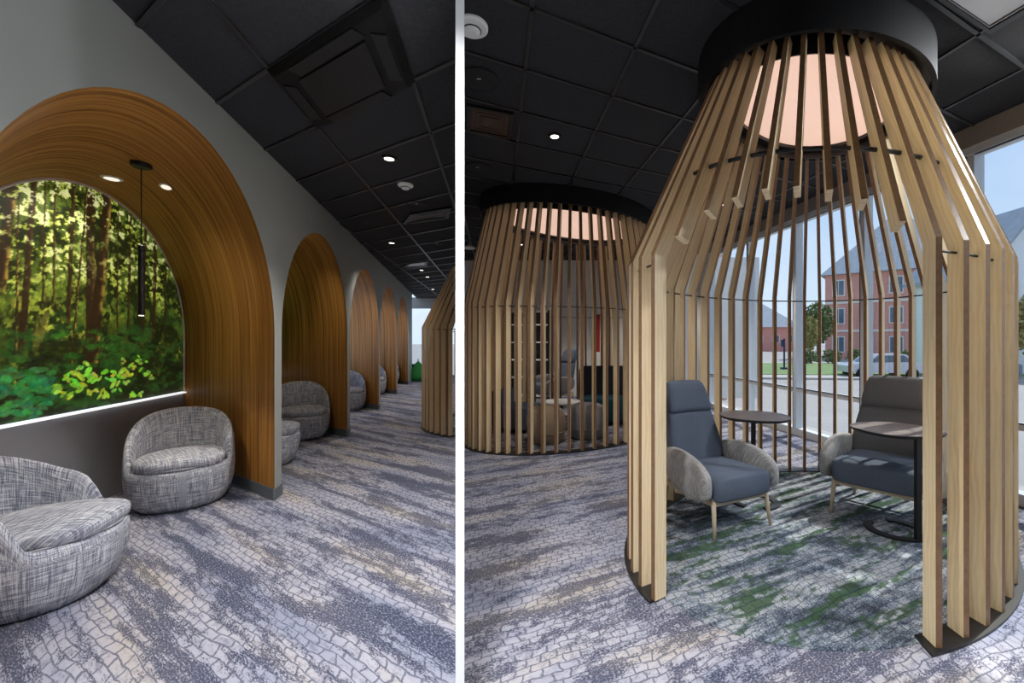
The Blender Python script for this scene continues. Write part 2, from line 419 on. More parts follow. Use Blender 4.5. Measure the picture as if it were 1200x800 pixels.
# floors
m = MB(); m.prism([(PS * YB, YB), (GX + GS * YB, YB), (GX + GS * YF_R, YF_R), (PS * YF_R, YF_R)], -.12, 0)
struct(m.build('floor_pod_room', 'carpet_r'))
wa = wl_pt(YB - 3.72); wb = wl_pt(YF_L - 3.72)
m = MB(); m.prism([(wa.x - 3.2, YB), (PS * YB, YB), (PS * YF_L, YF_L), (wb.x - 3.2, YF_L)], -.12, 0)
struct(m.build('floor_arcade_room', 'carpet_l'))
# rear wall and far walls
m = MB(); m.box(((wa.x + GX + .7) / 2 - 1.4, YB - .08, 1.7), (GX + .7 - wa.x + 3.4, .15, 3.5)); struct(m.build('wall_back', 'greywall'))
m = MB(); m.box((2.2 - 1.45, YF_R + .08, 1.7), (5.0 + 2.4, .15, 3.5)); struct(m.build('wall_front', 'backw'))

# ---- arcade wall with five arches
T_P, A_W, Z_SP = 2.42, 2.27, 1.44            # pitch, opening (in t), springing height
A_R = A_W * 1.0396 / 2
Z_TOP = Z_SP + A_R
NA = 5
arches = [(-A_W + T_P * i - (.15 if i == 0 else 0), T_P * i) for i in range(NA)]
def a_rad(t0, t1): return (t1 - t0) * 1.0396 / 2
NSEG = 40
def arch_prof(t0, t1):
    c = (t0 + t1) / 2; hw = (t1 - t0) / 2; pts = [(t1, 0.0)]
    pts += [(c + hw * math.cos(PI * j / NSEG), Z_SP + a_rad(t0, t1) * math.sin(PI * j / NSEG)) for j in range(NSEG + 1)]
    return pts + [(t0, 0.0)]
wn2 = Vector((WD.y, -WD.x)).normalized()     # faces the corridor
m = MB()
def wq(ta, za, tb, zb, tc, zc, td, zd):
    m.add([(*wl_pt(t), z) for t, z in ((ta, za), (tb, zb), (tc, zc), (td, zd))], [(0, 1, 2, 3)])
edges = [YB - 3.72] + [x for a in arches for x in a] + [YF_L - 3.72 - 1.6]
for i in range(0, len(edges), 2): wq(edges[i], 0, edges[i + 1], 0, edges[i + 1], HL + .05, edges[i], HL + .05)
for t0, t1 in arches:
    pr = arch_prof(t0, t1)[1:-1]
    for j in range(NSEG): wq(pr[j + 1][0], pr[j + 1][1], pr[j][0], pr[j][1], pr[j][0], HL + .05, pr[j + 1][0], HL + .05)
wall_left = struct(m.build('wall_left', 'greywall'))
for i, (t0, t1) in enumerate(arches):
    pr = arch_prof(t0, t1); rows = []; uvs = []; s = 0; ln = [0.0]
    for j in range(1, len(pr)):
        s += math.hypot((pr[j][0] - pr[j - 1][0]) * 1.04, pr[j][1] - pr[j - 1][1]); ln.append(s)
    ND = 6
    for q in range(ND + 1):
        rows.append([(*(wl_pt(t) + DEP * (q / ND)), z) for t, z in pr]); uvs += [(l + i * 9.3, q / ND * 1.75 + i * 3.1) for l in ln]
    mm = MB(); mm.grid(rows, uvs, True); v = mm.build('vault_lining', 'vault', wall_left, True)
    # thin proud veneer edge at the wall face
    for tt, sg in ((t1, -1), (t0, 1)):
        p = wl_pt(tt) + WD.normalized() * (sg * .006); q = p + DEP
        mm = MB(); mm.bar((p.x, p.y, .05), (q.x, q.y, .05), .012, .10); mm.build('baseboard', 'base', wall_left)
    # back of the alcove: grey dado below the mural (all five alcoves)
    p, q = wl_pt(t0) + DEP, wl_pt(t1) + DEP
    mm = MB(); mm.bar((p.x, p.y, .40), (q.x, q.y, .40), .06, .80); mm.build('dado_panel', 'dado', wall_left)
# pier baseboards
for t in [a[1] for a in arches]:
    p, q = wl_pt(t) + wn2 * .004, wl_pt(t + T_P - A_W) + wn2 * .004
    mm = MB(); mm.bar((p.x, p.y, .05), (q.x, q.y, .05), .008, .10); mm.build('baseboard', 'base', wall_left)

# ---- forest mural prints in the alcoves (first one painted in full)
def mural(idx, nz, nx):
    t0, t1 = arches[idx]; c = (t0 + t1) / 2; ZB = .82
    off = DEP - DEP.normalized() * .035
    root = thing('forest_mural', ['backlit forest photo mural behind the two near tub chairs', 'backlit forest photo mural at the back of the second arch'][idx], 'mural', (*(wl_pt(c) + off), ZB))
    wdir = WD.normalized(); HW = a_rad(t0, t1) - .012; ZT = Z_SP + HW
    zs = np.concatenate([np.linspace(ZB, Z_SP, nz // 3, endpoint=False), Z_SP + HW * np.sin(np.linspace(0, PI / 2 * .999, nz - nz // 3))])
    xs = np.linspace(-1, 1, nx)
    hw = np.where(zs <= Z_SP, HW, np.sqrt(np.maximum(HW ** 2 - (zs - Z_SP) ** 2, 1e-6)))
    S = hw[:, None] * xs[None, :]; Z = np.repeat(zs[:, None], nx, 1)
    rng = np.random.default_rng(11 + idx)
    def vnoise(u, v):
        iu = np.floor(u).astype(int); iv = np.floor(v).astype(int); fu = u - iu; fv = v - iv
        fu = fu * fu * (3 - 2 * fu); fv = fv * fv * (3 - 2 * fv); tb = rng.random((128, 128))
        g = lambda a, b: tb[a % 128, b % 128]
        return (g(iu, iv) * (1 - fu) + g(iu + 1, iv) * fu) * (1 - fv) + (g(iu, iv + 1) * (1 - fu) + g(iu + 1, iv + 1) * fu) * fv
    def fbm(su, sv, o=4):
        r = 0; a = .5; tot = 0
        for k in range(o): r = r + a * vnoise(S * su * 2 ** k + 31, Z * sv * 2 ** k + 17); tot += a; a *= .62
        return r / tot
    def mixc(C, col, k): return C * (1 - k[..., None]) + np.array(col)[None, None, :] * k[..., None]
    def step(x, a, b): y = np.clip((x - a) / (b - a), 0, 1); return y * y * (3 - 2 * y)
    hgt = (Z - ZB) / (ZT - ZB)
    C = np.zeros(S.shape + (3,)); C[:] = (30, 38, 16)
    n1 = fbm(9, 9, 5); n2 = fbm(24, 30, 4); n3 = fbm(5, 12, 5); n4 = fbm(3, 4, 3)
    C = mixc(C, (84, 102, 34), step(n1, .44, .6) * step(hgt, .1, .5))
    C = mixc(C, (158, 172, 58), step(n2, .50, .62) * step(n4 + hgt * .5, .55, .95))
    C = mixc(C, (232, 236, 176), step(n2 * .6 + n1 * .4, .54, .62) * step(hgt + n4 * .5, .75, 1.1) * .9)
    C = mixc(C, (44, 84, 34), step(n3, .46, .6) * (1 - step(hgt, .30, .58)) * .7)
    C = mixc(C, (22, 30, 18), step(fbm(7, 16, 4), .5, .66) * (1 - step(hgt, .2, .42)) * .7)
    C = mixc(C, (198, 176, 72), step(fbm(14, 6, 3), .58, .72) * step(hgt, .22, .34) * (1 - step(hgt, .4, .6)) * step(-S, -.1, .9) * .6)
    # trunks: (s at mid height, lean, half width, lit)
    O = Vector((*wl_pt(c), 0)) + Vector((off.x, off.y, 0))
    def from_px(x, y):
        k = (x - XP) / FPX; tt = (k * O.y - O.x) / (wdir.x - k * wdir.y); Y = O.y + wdir.y * tt; return tt, CH + (YH - y) * Y / FPX
    tr = [(106, 258, 106, 420, .055, .35), (124, 260, 108, 425, .062, .75), (38, 230, 26, 400, .03, .2), (14, 215, 2, 330, .04, .9), (85, 250, 80, 370, .022, .3),
          (170, 290, 168, 380, .02, .1), (182, 300, 180, 390, .028, .25), (152, 300, 150, 380, .016, .2), (64, 240, 62, 350, .012, .4), (52, 235, 50, 350, .010, .2), (92, 330, 84, 420, .012, .8), (20, 320, 19, 400, .010, .9), (194, 330, 193, 395, .016, .2), (138, 310, 137, 380, .010, .3)]
    for (xa, ya, xb, yb, hwid, lit) in tr:
        sa, za = from_px(xa, ya); sb, zb = from_px(xb, yb)
        if idx: sa += .3; sb += .35
        cl = sb + (sa - sb) * (Z - zb) / (za - zb) + (n1 - .5) * .03; w = hwid * (1.1 - .25 * hgt)
        d = (S - cl) / w; k = (1 - step(np.abs(d), .82, 1.0)) * step(Z, zb - .12, zb + .02)
        k = k * (1 - .85 * step(n2, .6, .68) * step(hgt, .35, .9))
        C = mixc(C, (46, 34, 20), k); C = mixc(C, (186, 150, 64), k * step(d, .0, .8) * lit * step(n3, .38, .6))
    # leafy bough in the foreground and ferns
    def leaf(px, py, r, col, ang=0, asp=.6, a=1.0):
        nonlocal C
        s_, z_ = from_px(px, py); ca, sn = math.cos(ang), math.sin(ang); du = (S - s_) * ca + (Z - z_) * sn; dv = -(S - s_) * sn + (Z - z_) * ca
        q = (du / r) ** 2 + (dv / (r * asp)) ** 2 + (n2 - .5) * 1.2; C = mixc(C, col, (1 - step(q, .75, 1.05)) * a)
    for _ in range(90):
        px = rng.uniform(0, 62); py = rng.uniform(432, 486); leaf(px, py, rng.uniform(.03, .07), (28 + rng.uniform(0, 40), 96 + rng.uniform(0, 50), 52 + rng.uniform(0, 24)), rng.uniform(-.6, .6), .4, .75)
    for _ in range(70):
        px = rng.uniform(0, 205); py = rng.uniform(385, 445); leaf(px, py, rng.uniform(.03, .08), (44, 74 + rng.uniform(0, 36), 30), rng.uniform(-.4, .4), .3, .5)
    for (px, py, r) in ((100, 436, .05), (84, 440, .045), (70, 456, .05), (92, 452, .05), (112, 444, .055), (128, 440, .05), (144, 436, .05), (160, 430, .045), (150, 444, .05), (136, 452, .05), (122, 460, .045), (160, 462, .05), (172, 440, .045), (108, 458, .04), (78, 464, .04), (166, 421, .035), (148, 424, .03), (96, 428, .035)):
        for _ in range(5):
            leaf(px + rng.uniform(-6, 6), py + rng.uniform(-5, 5), r * rng.uniform(.6, 1.15), (96 + rng.uniform(0, 84), 160 + rng.uniform(0, 60), 40 + rng.uniform(0, 40)), rng.uniform(-.9, .9), .42, .95)
    C = np.clip(C * (.8 + .45 * fbm(40, 40, 2))[..., None], 0, 255) / 255.0
    Cl = np.where(C <= .04045, C / 12.92, ((C + .055) / 1.055) ** 2.4)
    mb = MB(); rows = [[(wdir.x * S[i, j], wdir.y * S[i, j], Z[i, j] - ZB) for j in range(nx)] for i in range(nz)]
    mb.grid(rows); t = NT('forest_print'); at_ = t.n('ShaderNodeAttribute', attribute_name='print')
    t.base(at_.outputs['Color']); t.l(at_.outputs['Color'], t.p.inputs['Emission Color']); t.p.inputs['Emission Strength'].default_value = 0.62; t.p.inputs['Roughness'].default_value = .5
    o = mb.build('print', t.m, root); ca = o.data.color_attributes.new('print', 'FLOAT_COLOR', 'POINT')
    buf = np.ones((nz * nx, 4), dtype=np.float32); buf[:, :3] = Cl.reshape(-1, 3); ca.data.foreach_set('color', buf.ravel())
    rim = [(wdir.x * s_, wdir.y * s_, z_ - ZB) for s_, z_ in [(HW, ZB)] + [(HW * math.cos(PI * j / 40), Z_SP + HW * math.sin(PI * j / 40)) for j in range(41)] + [(-HW, ZB)]]
    f = MB(); f.tube(rim, .009, 6); f.build('rim', 'offw', root)
    f = MB(); f.bar(tuple(Vector(rim[0]) + Vector((.02, -.02, -.012))), tuple(Vector(rim[-1]) + Vector((.02, -.02, -.012))), .05, .013); f.build('light_strip', 'led', root)
    return root
mural(0, 300, 240); mural(1, 60, 40)

# ---- ceilings: backing, tiles, T-bars
def inset_planes(poly):
    n = len(poly); cx = sum(p[0] for p in poly) / n; cy = sum(p[1] for p in poly) / n; out = []
    for i in range(n):
        p, q = poly[i], poly[(i + 1) % n]; a, b = q[1] - p[1], -(q[0] - p[0]); c = a * p[0] + b * p[1]
        if a * cx + b * cy > c: a, b, c = -a, -b, -c
        out.append((a, b, c))
    return out
def make_ceiling(name, poly, H, org, ea, eb, ra, rb, skip=()):
    planes = inset_planes(poly)
    mb = MB(); mb.prism(poly, H + .03, H + .12); root = struct(mb.build(name, 'blacktop'))
    shared = None
    for i in range(*ra):
        for j in range(*rb):
            o = (org[0] + ea[0] * i + eb[0] * j, org[1] + ea[1] * i + eb[1] * j)
            quad = [o, (o[0] + ea[0], o[1] + ea[1]), (o[0] + ea[0] + eb[0], o[1] + ea[1] + eb[1]), (o[0] + eb[0], o[1] + eb[1])]
            if (i, j) in skip: continue
            cp = clip(quad, planes)
            if not cp or area(cp) < .02: continue
            if len(cp) == 4 and abs(area(cp) - area(quad)) < 1e-6:
                if shared is None:
                    t = MB(); t.prism([(p[0] - o[0], p[1] - o[1]) for p in quad], .004, .03); ob = t.build('ceiling_tile', 'tile', root); shared = ob.data
                else:
                    ob = bpy.data.objects.new('ceiling_tile', shared); COL.objects.link(ob); ob.parent = root
                ob.location = (o[0], o[1], H + random.uniform(-.001, .001))
            else:
                t = MB(); t.prism(cp, H + .004, H + .03); t.build('ceiling_tile', 'tile', root)
    def lines(e1, e2, r1, r2):
        for i in range(r1[0], r1[1] + 1):
            a = (org[0] + e1[0] * i + e2[0] * r2[0], org[1] + e1[1] * i + e2[1] * r2[0]); b = (org[0] + e1[0] * i + e2[0] * r2[1], org[1] + e1[1] * i + e2[1] * r2[1])
            sg = seg_clip(a, b, planes)
            if sg:
                t = MB(); t.bar((*sg[0], H - .002), (*sg[1], H - .002), .024, .012); t.build('grid_bar', 'grid', root)
    lines(ea, eb, ra, rb); lines(eb, ea, rb, ra)
    return root
oL = ce(315, 80, HL)
polyL = [(wa.x, YB), (PS * YB, YB), (PS * YF_L - .02, YF_L), (wb.x, YF_L)]
make_ceiling('ceiling_arcade_room', polyL, HL, (oL.x, oL.y), E_LONG_L, E_CROSS_L, (-12, 24), (-5, 4), skip={(0, 0)})
oR = ce(744, 55.5, HR)
polyR = [(PS * YB + .02, YB), (GX + GS * YB, YB), (GX + GS * YF_R, YF_R), (PS * YF_R + .02, YF_R)]
make_ceiling('ceiling_pod_room', polyR, HR, (oR.x, oR.y), E_LONG_R, E_CROSS_R, (-14, 18), (-7, 9))
# bulkhead between the two ceiling heights behind the partition's end
m = MB(); m.bar((PS * YB, YB, (HL + HR) / 2 + .03), (a0.x, a0.y, (HL + HR) / 2 + .03), .03, HR - HL + .05); struct(m.build('trim_bulkhead', 'white'))
# arcade far end: window to daylight
yl = YF_L
m = MB()
xl, xr = wb.x - 1.0, PS * yl
m.box(((xl + xr) / 2, yl + .06, .03), (xr - xl, .12, .06)); m.box(((xl + xr) / 2, yl + .06, 2.80), (xr - xl, .12, .42))
m.box((xr - .06, yl + .06, 1.4), (.12, .12, 2.8)); m.box((xl + .3, yl + .06, 1.4), (.6, .12, 2.8))
wf = struct(m.build('wall_front_arcade', 'greywall'))
w3 = bpy.data.objects.new('window_2', None); COL.objects.link(w3); w3.location = ((xl + xr) / 2, yl + .06, 0); struct(w3)
for q in range(3):
    xx = xl + .6 + (xr - xl - .75) * q / 2 - (xl + xr) / 2; mm = MB(); mm.box((xx, 0, 1.32), (.05, .08, 2.52)); mm.build('mullion', 'alu', w3)
for q in range(2):
    xa = xl + .6 + (xr - xl - .75) * q / 2 - (xl + xr) / 2; xb = xl + .6 + (xr - xl - .75) * (q + 1) / 2 - (xl + xr) / 2
    mm = MB(); mm.box(((xa + xb) / 2, 0, 1.32), (xb - xa - .05, .012, 2.52)); mm.build('pane', 'glass', w3)

# ---- glazed wall of the pod room
def gp(Y, z=0.0): return Vector((GX + GS * Y, Y, z))
YG0, YG1 = -0.6, 8.85
m = MB(); m.bar(gp(YB, 1.6), gp(YG0 - .03, 1.6), .16, 3.2); struct(m.build('wall_right_rear', 'header'))  # unseen solid stretch, added to keep sky light off the pod fronts
m = MB(); m.bar(gp(YB, 3.31), gp(YF_R, 3.31), .16, .24); struct(m.build('wall_right', 'header'))
win = bpy.data.objects.new('window_1', None); COL.objects.link(win); struct(win)
mull = [3.98 + 1.17 * k for k in range(-6, 5)]; mull = [YG0] + [y for y in mull if YG0 + .3 < y < YG1 - .3] + [YG1]
GT = 3.13
for z, hh, ww in ((.05, .10, .12), (.66, .055, .10), (GT + .03, .08, .14)):
    mm = MB(); mm.bar(gp(YG0, z), gp(YG1, z), ww, hh); mm.build('transom', 'alu', win)
mm = MB(); mm.bar(gp(YG0, .66) + Vector((-.052, 0, .032)), gp(YG1, .66) + Vector((-.052, 0, .032)), .012, .012); mm.build('gasket', 'gasket', win)
mm = MB(); mm.bar(gp(YG0, GT - .016) + Vector((-.05, 0, 0)), gp(YG1, GT - .016) + Vector((-.05, 0, 0)), .012, .014); mm.build('gasket', 'gasket', win)
gd = Vector((GS, 1)).normalized()
for i, y in enumerate(mull):
    p = gp(y); mm = MB(); mm.bar((p.x, p.y, .1), (p.x, p.y, GT), .06, .12, up=(gd.y, -gd.x, 0)); mu = mm.build('mullion', 'alu', win)
    q = gp(y + .037); mm = MB(); mm.bar((q.x - .03, q.y, .1), (q.x - .03, q.y, GT), .014, .05, up=(gd.y, -gd.x, 0)); mm.build('gasket', 'gasket', mu)
    if i:
        ya, yb = mull[i - 1] + .03, y - .03
        for z0, z1 in ((.10, .632), (.688, GT - .01)):
            mm = MB(); mm.bar(gp(ya, (z0 + z1) / 2), gp(yb, (z0 + z1) / 2), .012, z1 - z0); mm.build('pane', 'glass', win)
# solid end of that wall and a white column
m = MB(); m.bar(gp(YG1 + .03, 1.6), gp(YF_R, 1.6), .16, 3.2); struct(m.build('wall_right_end', 'backw'))
m = MB(); m.box((2.28, 8.9, 1.68), (.26, .26, 3.36)); struct(m.build('trim_column', 'white'))

# ================================================================== SLATTED PODS
KS, SS = 0.448, 1.042                        # pods are oval in plan, longer towards the window corner
def pod(label, cx, cy, R, rt, zt, N, ph, cuts, open_rng, zb=1.865, H=HR, rod_z=1.812, keep=None, group=None, drum=True, th=.028, dep=.085, dr=.08, KS=0.448, SS=1.042, hoop=None):
    root = thing('slatted_pod', label, 'pod', (cx, cy, 0), 0, group)
    def P(r, a): u = r * math.sin(a); v = -r * math.cos(a); return Vector((u + KS * v, SS * v))
    def rz(z): return R if z <= zb else R + (rt - R) * (z - zb) / (zt - zb)
    def ok(i): return keep is None or keep(cx + P(R, ph + i * 2 * PI / N).x, cy + P(R, ph + i * 2 * PI / N).y)
    for i in range(N):
        if not ok(i): continue
        ii = i if i <= N // 2 else i - N
        a = ph + i * 2 * PI / N; d = (P(1.0, a)).normalized(); n = Vector((-d.y, d.x)); sc = P(1.0, a).length
        def pt(r, z, s, inn=0.0): q = P(r, a) - d * inn + n * (s * th / 2); return (q.x, q.y, z)
        if ii in cuts:
            zc = cuts[ii]; pr = [(rz(zc), zc, 0), (rt, zt + .05, 0), (rt, zt + .05, dep), (rz(zc), zc - .03, dep)]
        else:
            ze, re = zt + .05, rt
            if keep is not None:                        # a slat that meets the partition stops there
                zz = np.linspace(zb + .02, zt + .05, 200); okz = [z for z in zz if keep(cx + P(rz(min(z, zt)) - dep, a).x, cy + P(rz(min(z, zt)) - dep, a).y)]
                if not okz: continue
                ze = max(okz); re = rz(min(ze, zt))
            pr = [(R, .012, 0), (R, zb, 0), (re, ze, 0), (re, ze, dep), (R, zb - .025, dep), (R, .012, dep)]
        k = len(pr); vs = [pt(r, z, -1, q) for r, z, q in pr] + [pt(r, z, 1, q) for r, z, q in pr]; uo = random.uniform(0, 9)
        uv = [(q + uo, z + uo * 1.7) for r, z, q in pr] * 2
        if k == 6: side = [(0, 1, 4, 5), (1, 2, 3, 4)]
        else: side = [(0, 1, 2, 3)]
        mm = MB(); mm.add(vs, side + [tuple(reversed([x + k for x in s])) for s in side] + [(k + j, k + (j + 1) % k, (j + 1) % k, j) for j in range(k)], uv)
        so = mm.build('slat', 'birch', root); so.data.materials.append(M['ply_shaded_edge']); ns = 2 * len(side)
        for e in ((0, 1, 3, 4) if k == 6 else (0, 2)): so.data.polygons[ns + e].material_index = 1  # outer and inner edges get the painted shade; ends stay birch
    def arc(r, z, i0, i1, inn=0.0, st=3):
        out = []
        for j in range(int(i0 * st), int(i1 * st) + 1):
            a = ph + j / st * 2 * PI / N; q = P(r, a) - P(1, a).normalized() * inn
            if keep is None or keep(cx + q.x, cy + q.y): out.append((q.x, q.y, z))
        return out
    i0, i1 = open_rng                                  # solid part runs from i0 up to i1
    mm = MB(); mm.tube(arc(R, rod_z, i0, i1, dep * .5), .0065, 6); mm.build('hoop_rod', 'rod', root)
    if hoop:                                           # spacer rod through the short slats over the opening
        zh = 2.35; mm = MB(); mm.tube(arc(rz(zh), zh, hoop[0], hoop[1], dep * .5), .011, 6); mm.build('spacer_rod', 'rod', root)
    def band(r0, in0, r1, in1, z0, z1, rng_, name, mat, closed):
        A = arc(r0, z0, *rng_, in0); Bv = arc(r1, z0, *rng_, in1); n0 = min(len(A), len(Bv)); A, Bv = A[:n0], Bv[:n0]; mb = MB(); n_ = len(A); vs = A + Bv + [(p[0], p[1], z1) for p in A] + [(p[0], p[1], z1) for p in Bv]; fs = []
        for j in range(n_ if closed else n_ - 1):
            k = (j + 1) % n_
            fs += [(j, n_ + j, n_ + k, k), (2 * n_ + j, 2 * n_ + k, 3 * n_ + k, 3 * n_ + j), (j, k, 2 * n_ + k, 2 * n_ + j), (n_ + j, 3 * n_ + j, 3 * n_ + k, n_ + k)]
        if not closed: fs += [(0, 2 * n_, 3 * n_, n_), (n_ - 1, 2 * n_ - 1, 4 * n_ - 1, 3 * n_ - 1)]
        mb.add(vs, fs); return mb.build(name, mat, root)
    band(R, -.025, R, dep + .02, 0.0, .013, (i0 - .2, i1 + .2), 'base_ring', 'black', False)
    if drum:
        rg = (0, N - 1 / 3) if keep is None else (i0, i1); cl = keep is None
        band(rt, -dr, rt, -dr + .03, zt + .015, H, rg, 'drum', 'blacktop', cl)
        band(rt, -dr + .001, rt, .0, zt + .10, zt + .115, rg, 'drum_flange', 'black', cl)
        band(rt, dep, rt, dep + .012, zt - .02, zt + .10, rg, 'slat_collar', 'black', cl)
        if keep is None:
            A = arc(rt, zt + .085, 0, N - 1 / 3, dep + .05, 2); mb = MB(); mb.prism([p[:2] for p in A], zt + .07, zt + .085); mb.build('lit_diffuser', 'diff', root)
            band(rt, dep + .012, rt, dep + .08, zt + .04, zt + .068, (0, N - 1 / 3), 'diffuser_rim', 'black', True)
            A = arc(rt, 0, 0, N - 1 / 3, -dr + .03, 1); mb = MB(); mb.prism([p[:2] for p in A], zt + .125, zt + .14); mb.build('drum_lid', 'blacktop', root)
    return root
cuts1 = {-4: 1.932, -3: 2.047, -2: 2.091, -1: 2.117, 0: 2.115, 1: 2.088, 2: 2.038, 3: 1.93}
pod('birch slat pod with an arched opening around two wing chairs', 1.757, 3.231, 1.326, .779, 3.098, 50, -.179, cuts1, (4, 45), group='birch slat pods', hoop=(-10, 9))
pod('wide birch slat pod with closed front around felt poufs', -.095, 6.62, 1.385, 1.14, 3.12, 58, -.15, {j: 2.1 for j in range(15, 22)}, (22, 58 + 14), group='birch slat pods', th=.038, hoop=(13, 24))
keep3 = lambda x, y: x < PS * y - .03
pod('birch slat half pod built against the white partition in arcade', -1.33, 7.31, 1.30, .80, 2.65, 54, 0.0, {}, (27, 54), th=.034, zb=1.60, H=HL, rod_z=1.55, keep=keep3, group='birch slat pods', drum=False, KS=0.0, SS=1.0)
# green inset carpet of the near pod
m = MB(); pts = []
for j in range(72):
    a = 2 * PI * j / 72; u = 1.262 * math.sin(a); v = -1.262 * math.cos(a); pts.append((u + KS * v, SS * v))
m.prism(pts, 0.0, .004); o = m.build('round_rug', 'carpet_g'); o.location = (1.757, 3.231, 0); tag(o, 'green and slate patterned round carpet inset inside the near slat pod', 'rug')

# ================================================================== SEATING
def tub_chair():
    root = thing('tub_chair', 'x', 'chair')
    NT_, wx, wy = 72, .355, .375                     # half width, half depth; front is -Y
    def rim(th):                                     # th = 0 at the back
        a = abs(th) / PI
        z = .745 - .20 * min(1, a / .55) ** 2.1; k2 = min(1, max(0, (a - .54) / .12)); k2 = k2 * k2 * (3 - 2 * k2)
        return z * (1 - k2) + .335 * k2
    rings = []; uvs = []
    prof = []
    for j in range(NT_):
        th = -PI + 2 * PI * j / NT_; h = rim(th); back = max(0, math.cos(th * .5)) ; col = []
        dirx, diry = math.sin(th), math.cos(th)
        e = .86
        dx = math.copysign(abs(dirx) ** e, dirx); dy = math.copysign(abs(diry) ** e, diry)
        def q(f, z): return (dx * wx * f, dy * wy * f, z)
        for f, z in ((.05, 0), (.60, 0), (.76, .012), (.86, .05), (.93, .11), (.985, .19), (1.0, .27)): col.append(q(f, z))
        zs_ = .27
        for s in (.25, .5, .75, .92): z = zs_ + (h - .05 - zs_) * s; col.append(q(1.0 - .06 * max(0, (z - .35)) / .4, max(z, .27 + .01 * s)))
        top = 1.0 - .06 * max(0, h - .35) / .4
        t_ = .155 if h > .40 else .12
        pl = .014 * math.sin(th * 16) * (1 if h > .45 else 0) + .006 * math.sin(th * 31 + 1) * (1 if h > .45 else 0)
        col += [q(top - .015, h - .022), q(top - .055, h), q(top - .11 + pl * .4, h - .008), q(top - t_ - .01 + pl, h - .06)]
        zi = min(.30, h - .07)
        for s in (.35, .7, 1.0): z = (h - .06) * (1 - s) + zi * s; col.append(q(top - t_ - .03 - .04 * s + pl * (1 - s * .6), z))
        col.append(q(.05, zi))
        prof.append(col)
    K = len(prof[0]); rings = [[prof[j][k] for j in range(NT_)] for k in range(K)]
    cum = [0.0]
    for k in range(1, K): cum.append(cum[-1] + (Vector(prof[NT_ // 2][k]) - Vector(prof[NT_ // 2][k - 1])).length)
    uvs = [((j / NT_) * 2 * PI * .38, cum[k]) for k in range(K) for j in range(NT_)]
    mm = MB(); mm.loft(rings, True, uvs); sh = mm.build('shell', 'tweed', root, True)
    def cush(x, y, z):
        if y > 0: x *= 1 - .16 * y * y
        zz = z * (1 - .25 * (x * x + y * y)) if z > 0 else z
        return (x, y, zz)
    mm = MB(); mm.super((0, -.075, .375), (.575, .575, .135), .55, .62, 40, 16, cush); mm.build('seat_cushion', 'tweed', root, True)
    path = []
    for j in range(25):
        th = PI * (.62 + .76 * j / 24); path.append((math.sin(th) * (wx - .012), math.cos(th) * (wy - .012), .340))
    mm = MB(); mm.tube(path, .006, 6); mm.build('piping', 'dado', root, True)
    mm = MB(); mm.lathe([(.05, .0), (.22, .0), (.22, -.002)], 24); pass
    return root
tc = tub_chair()
pitch = WD * T_P
cA, cB = Vector((-2.98, 2.30)), Vector((-3.44, 3.69))
labsB = ['blue-grey tweed tub chair against the wooden side of the first arch', 'tweed tub chair against the wooden side of the second arch', 'tweed tub chair inside the third arch',
         'tweed tub chair inside the fourth arch', 'tweed tub chair inside the fifth and farthest arch']
chairs = [(cA, math.radians(112), 'blue-grey tweed tub chair seen from its side below the forest mural'), (cA + pitch + Vector((.08, .06)), math.radians(112), 'tweed tub chair mostly hidden behind the first pier')]
chairs += [(cB + pitch * i + (Vector((.12, .02)) if i else Vector((0, 0))), math.radians(40), labsB[i]) for i in range(5)]
for i, (p, r, lb) in enumerate(chairs):
    o = tc if i == 0 else copy_tree(tc)
    o.location = (p.x, p.y, 0); o.rotation_euler = (0, 0, r); o.scale = (1, 1, 1.05); o['label'] = lb; o['group'] = 'tweed tub chairs in the arches'

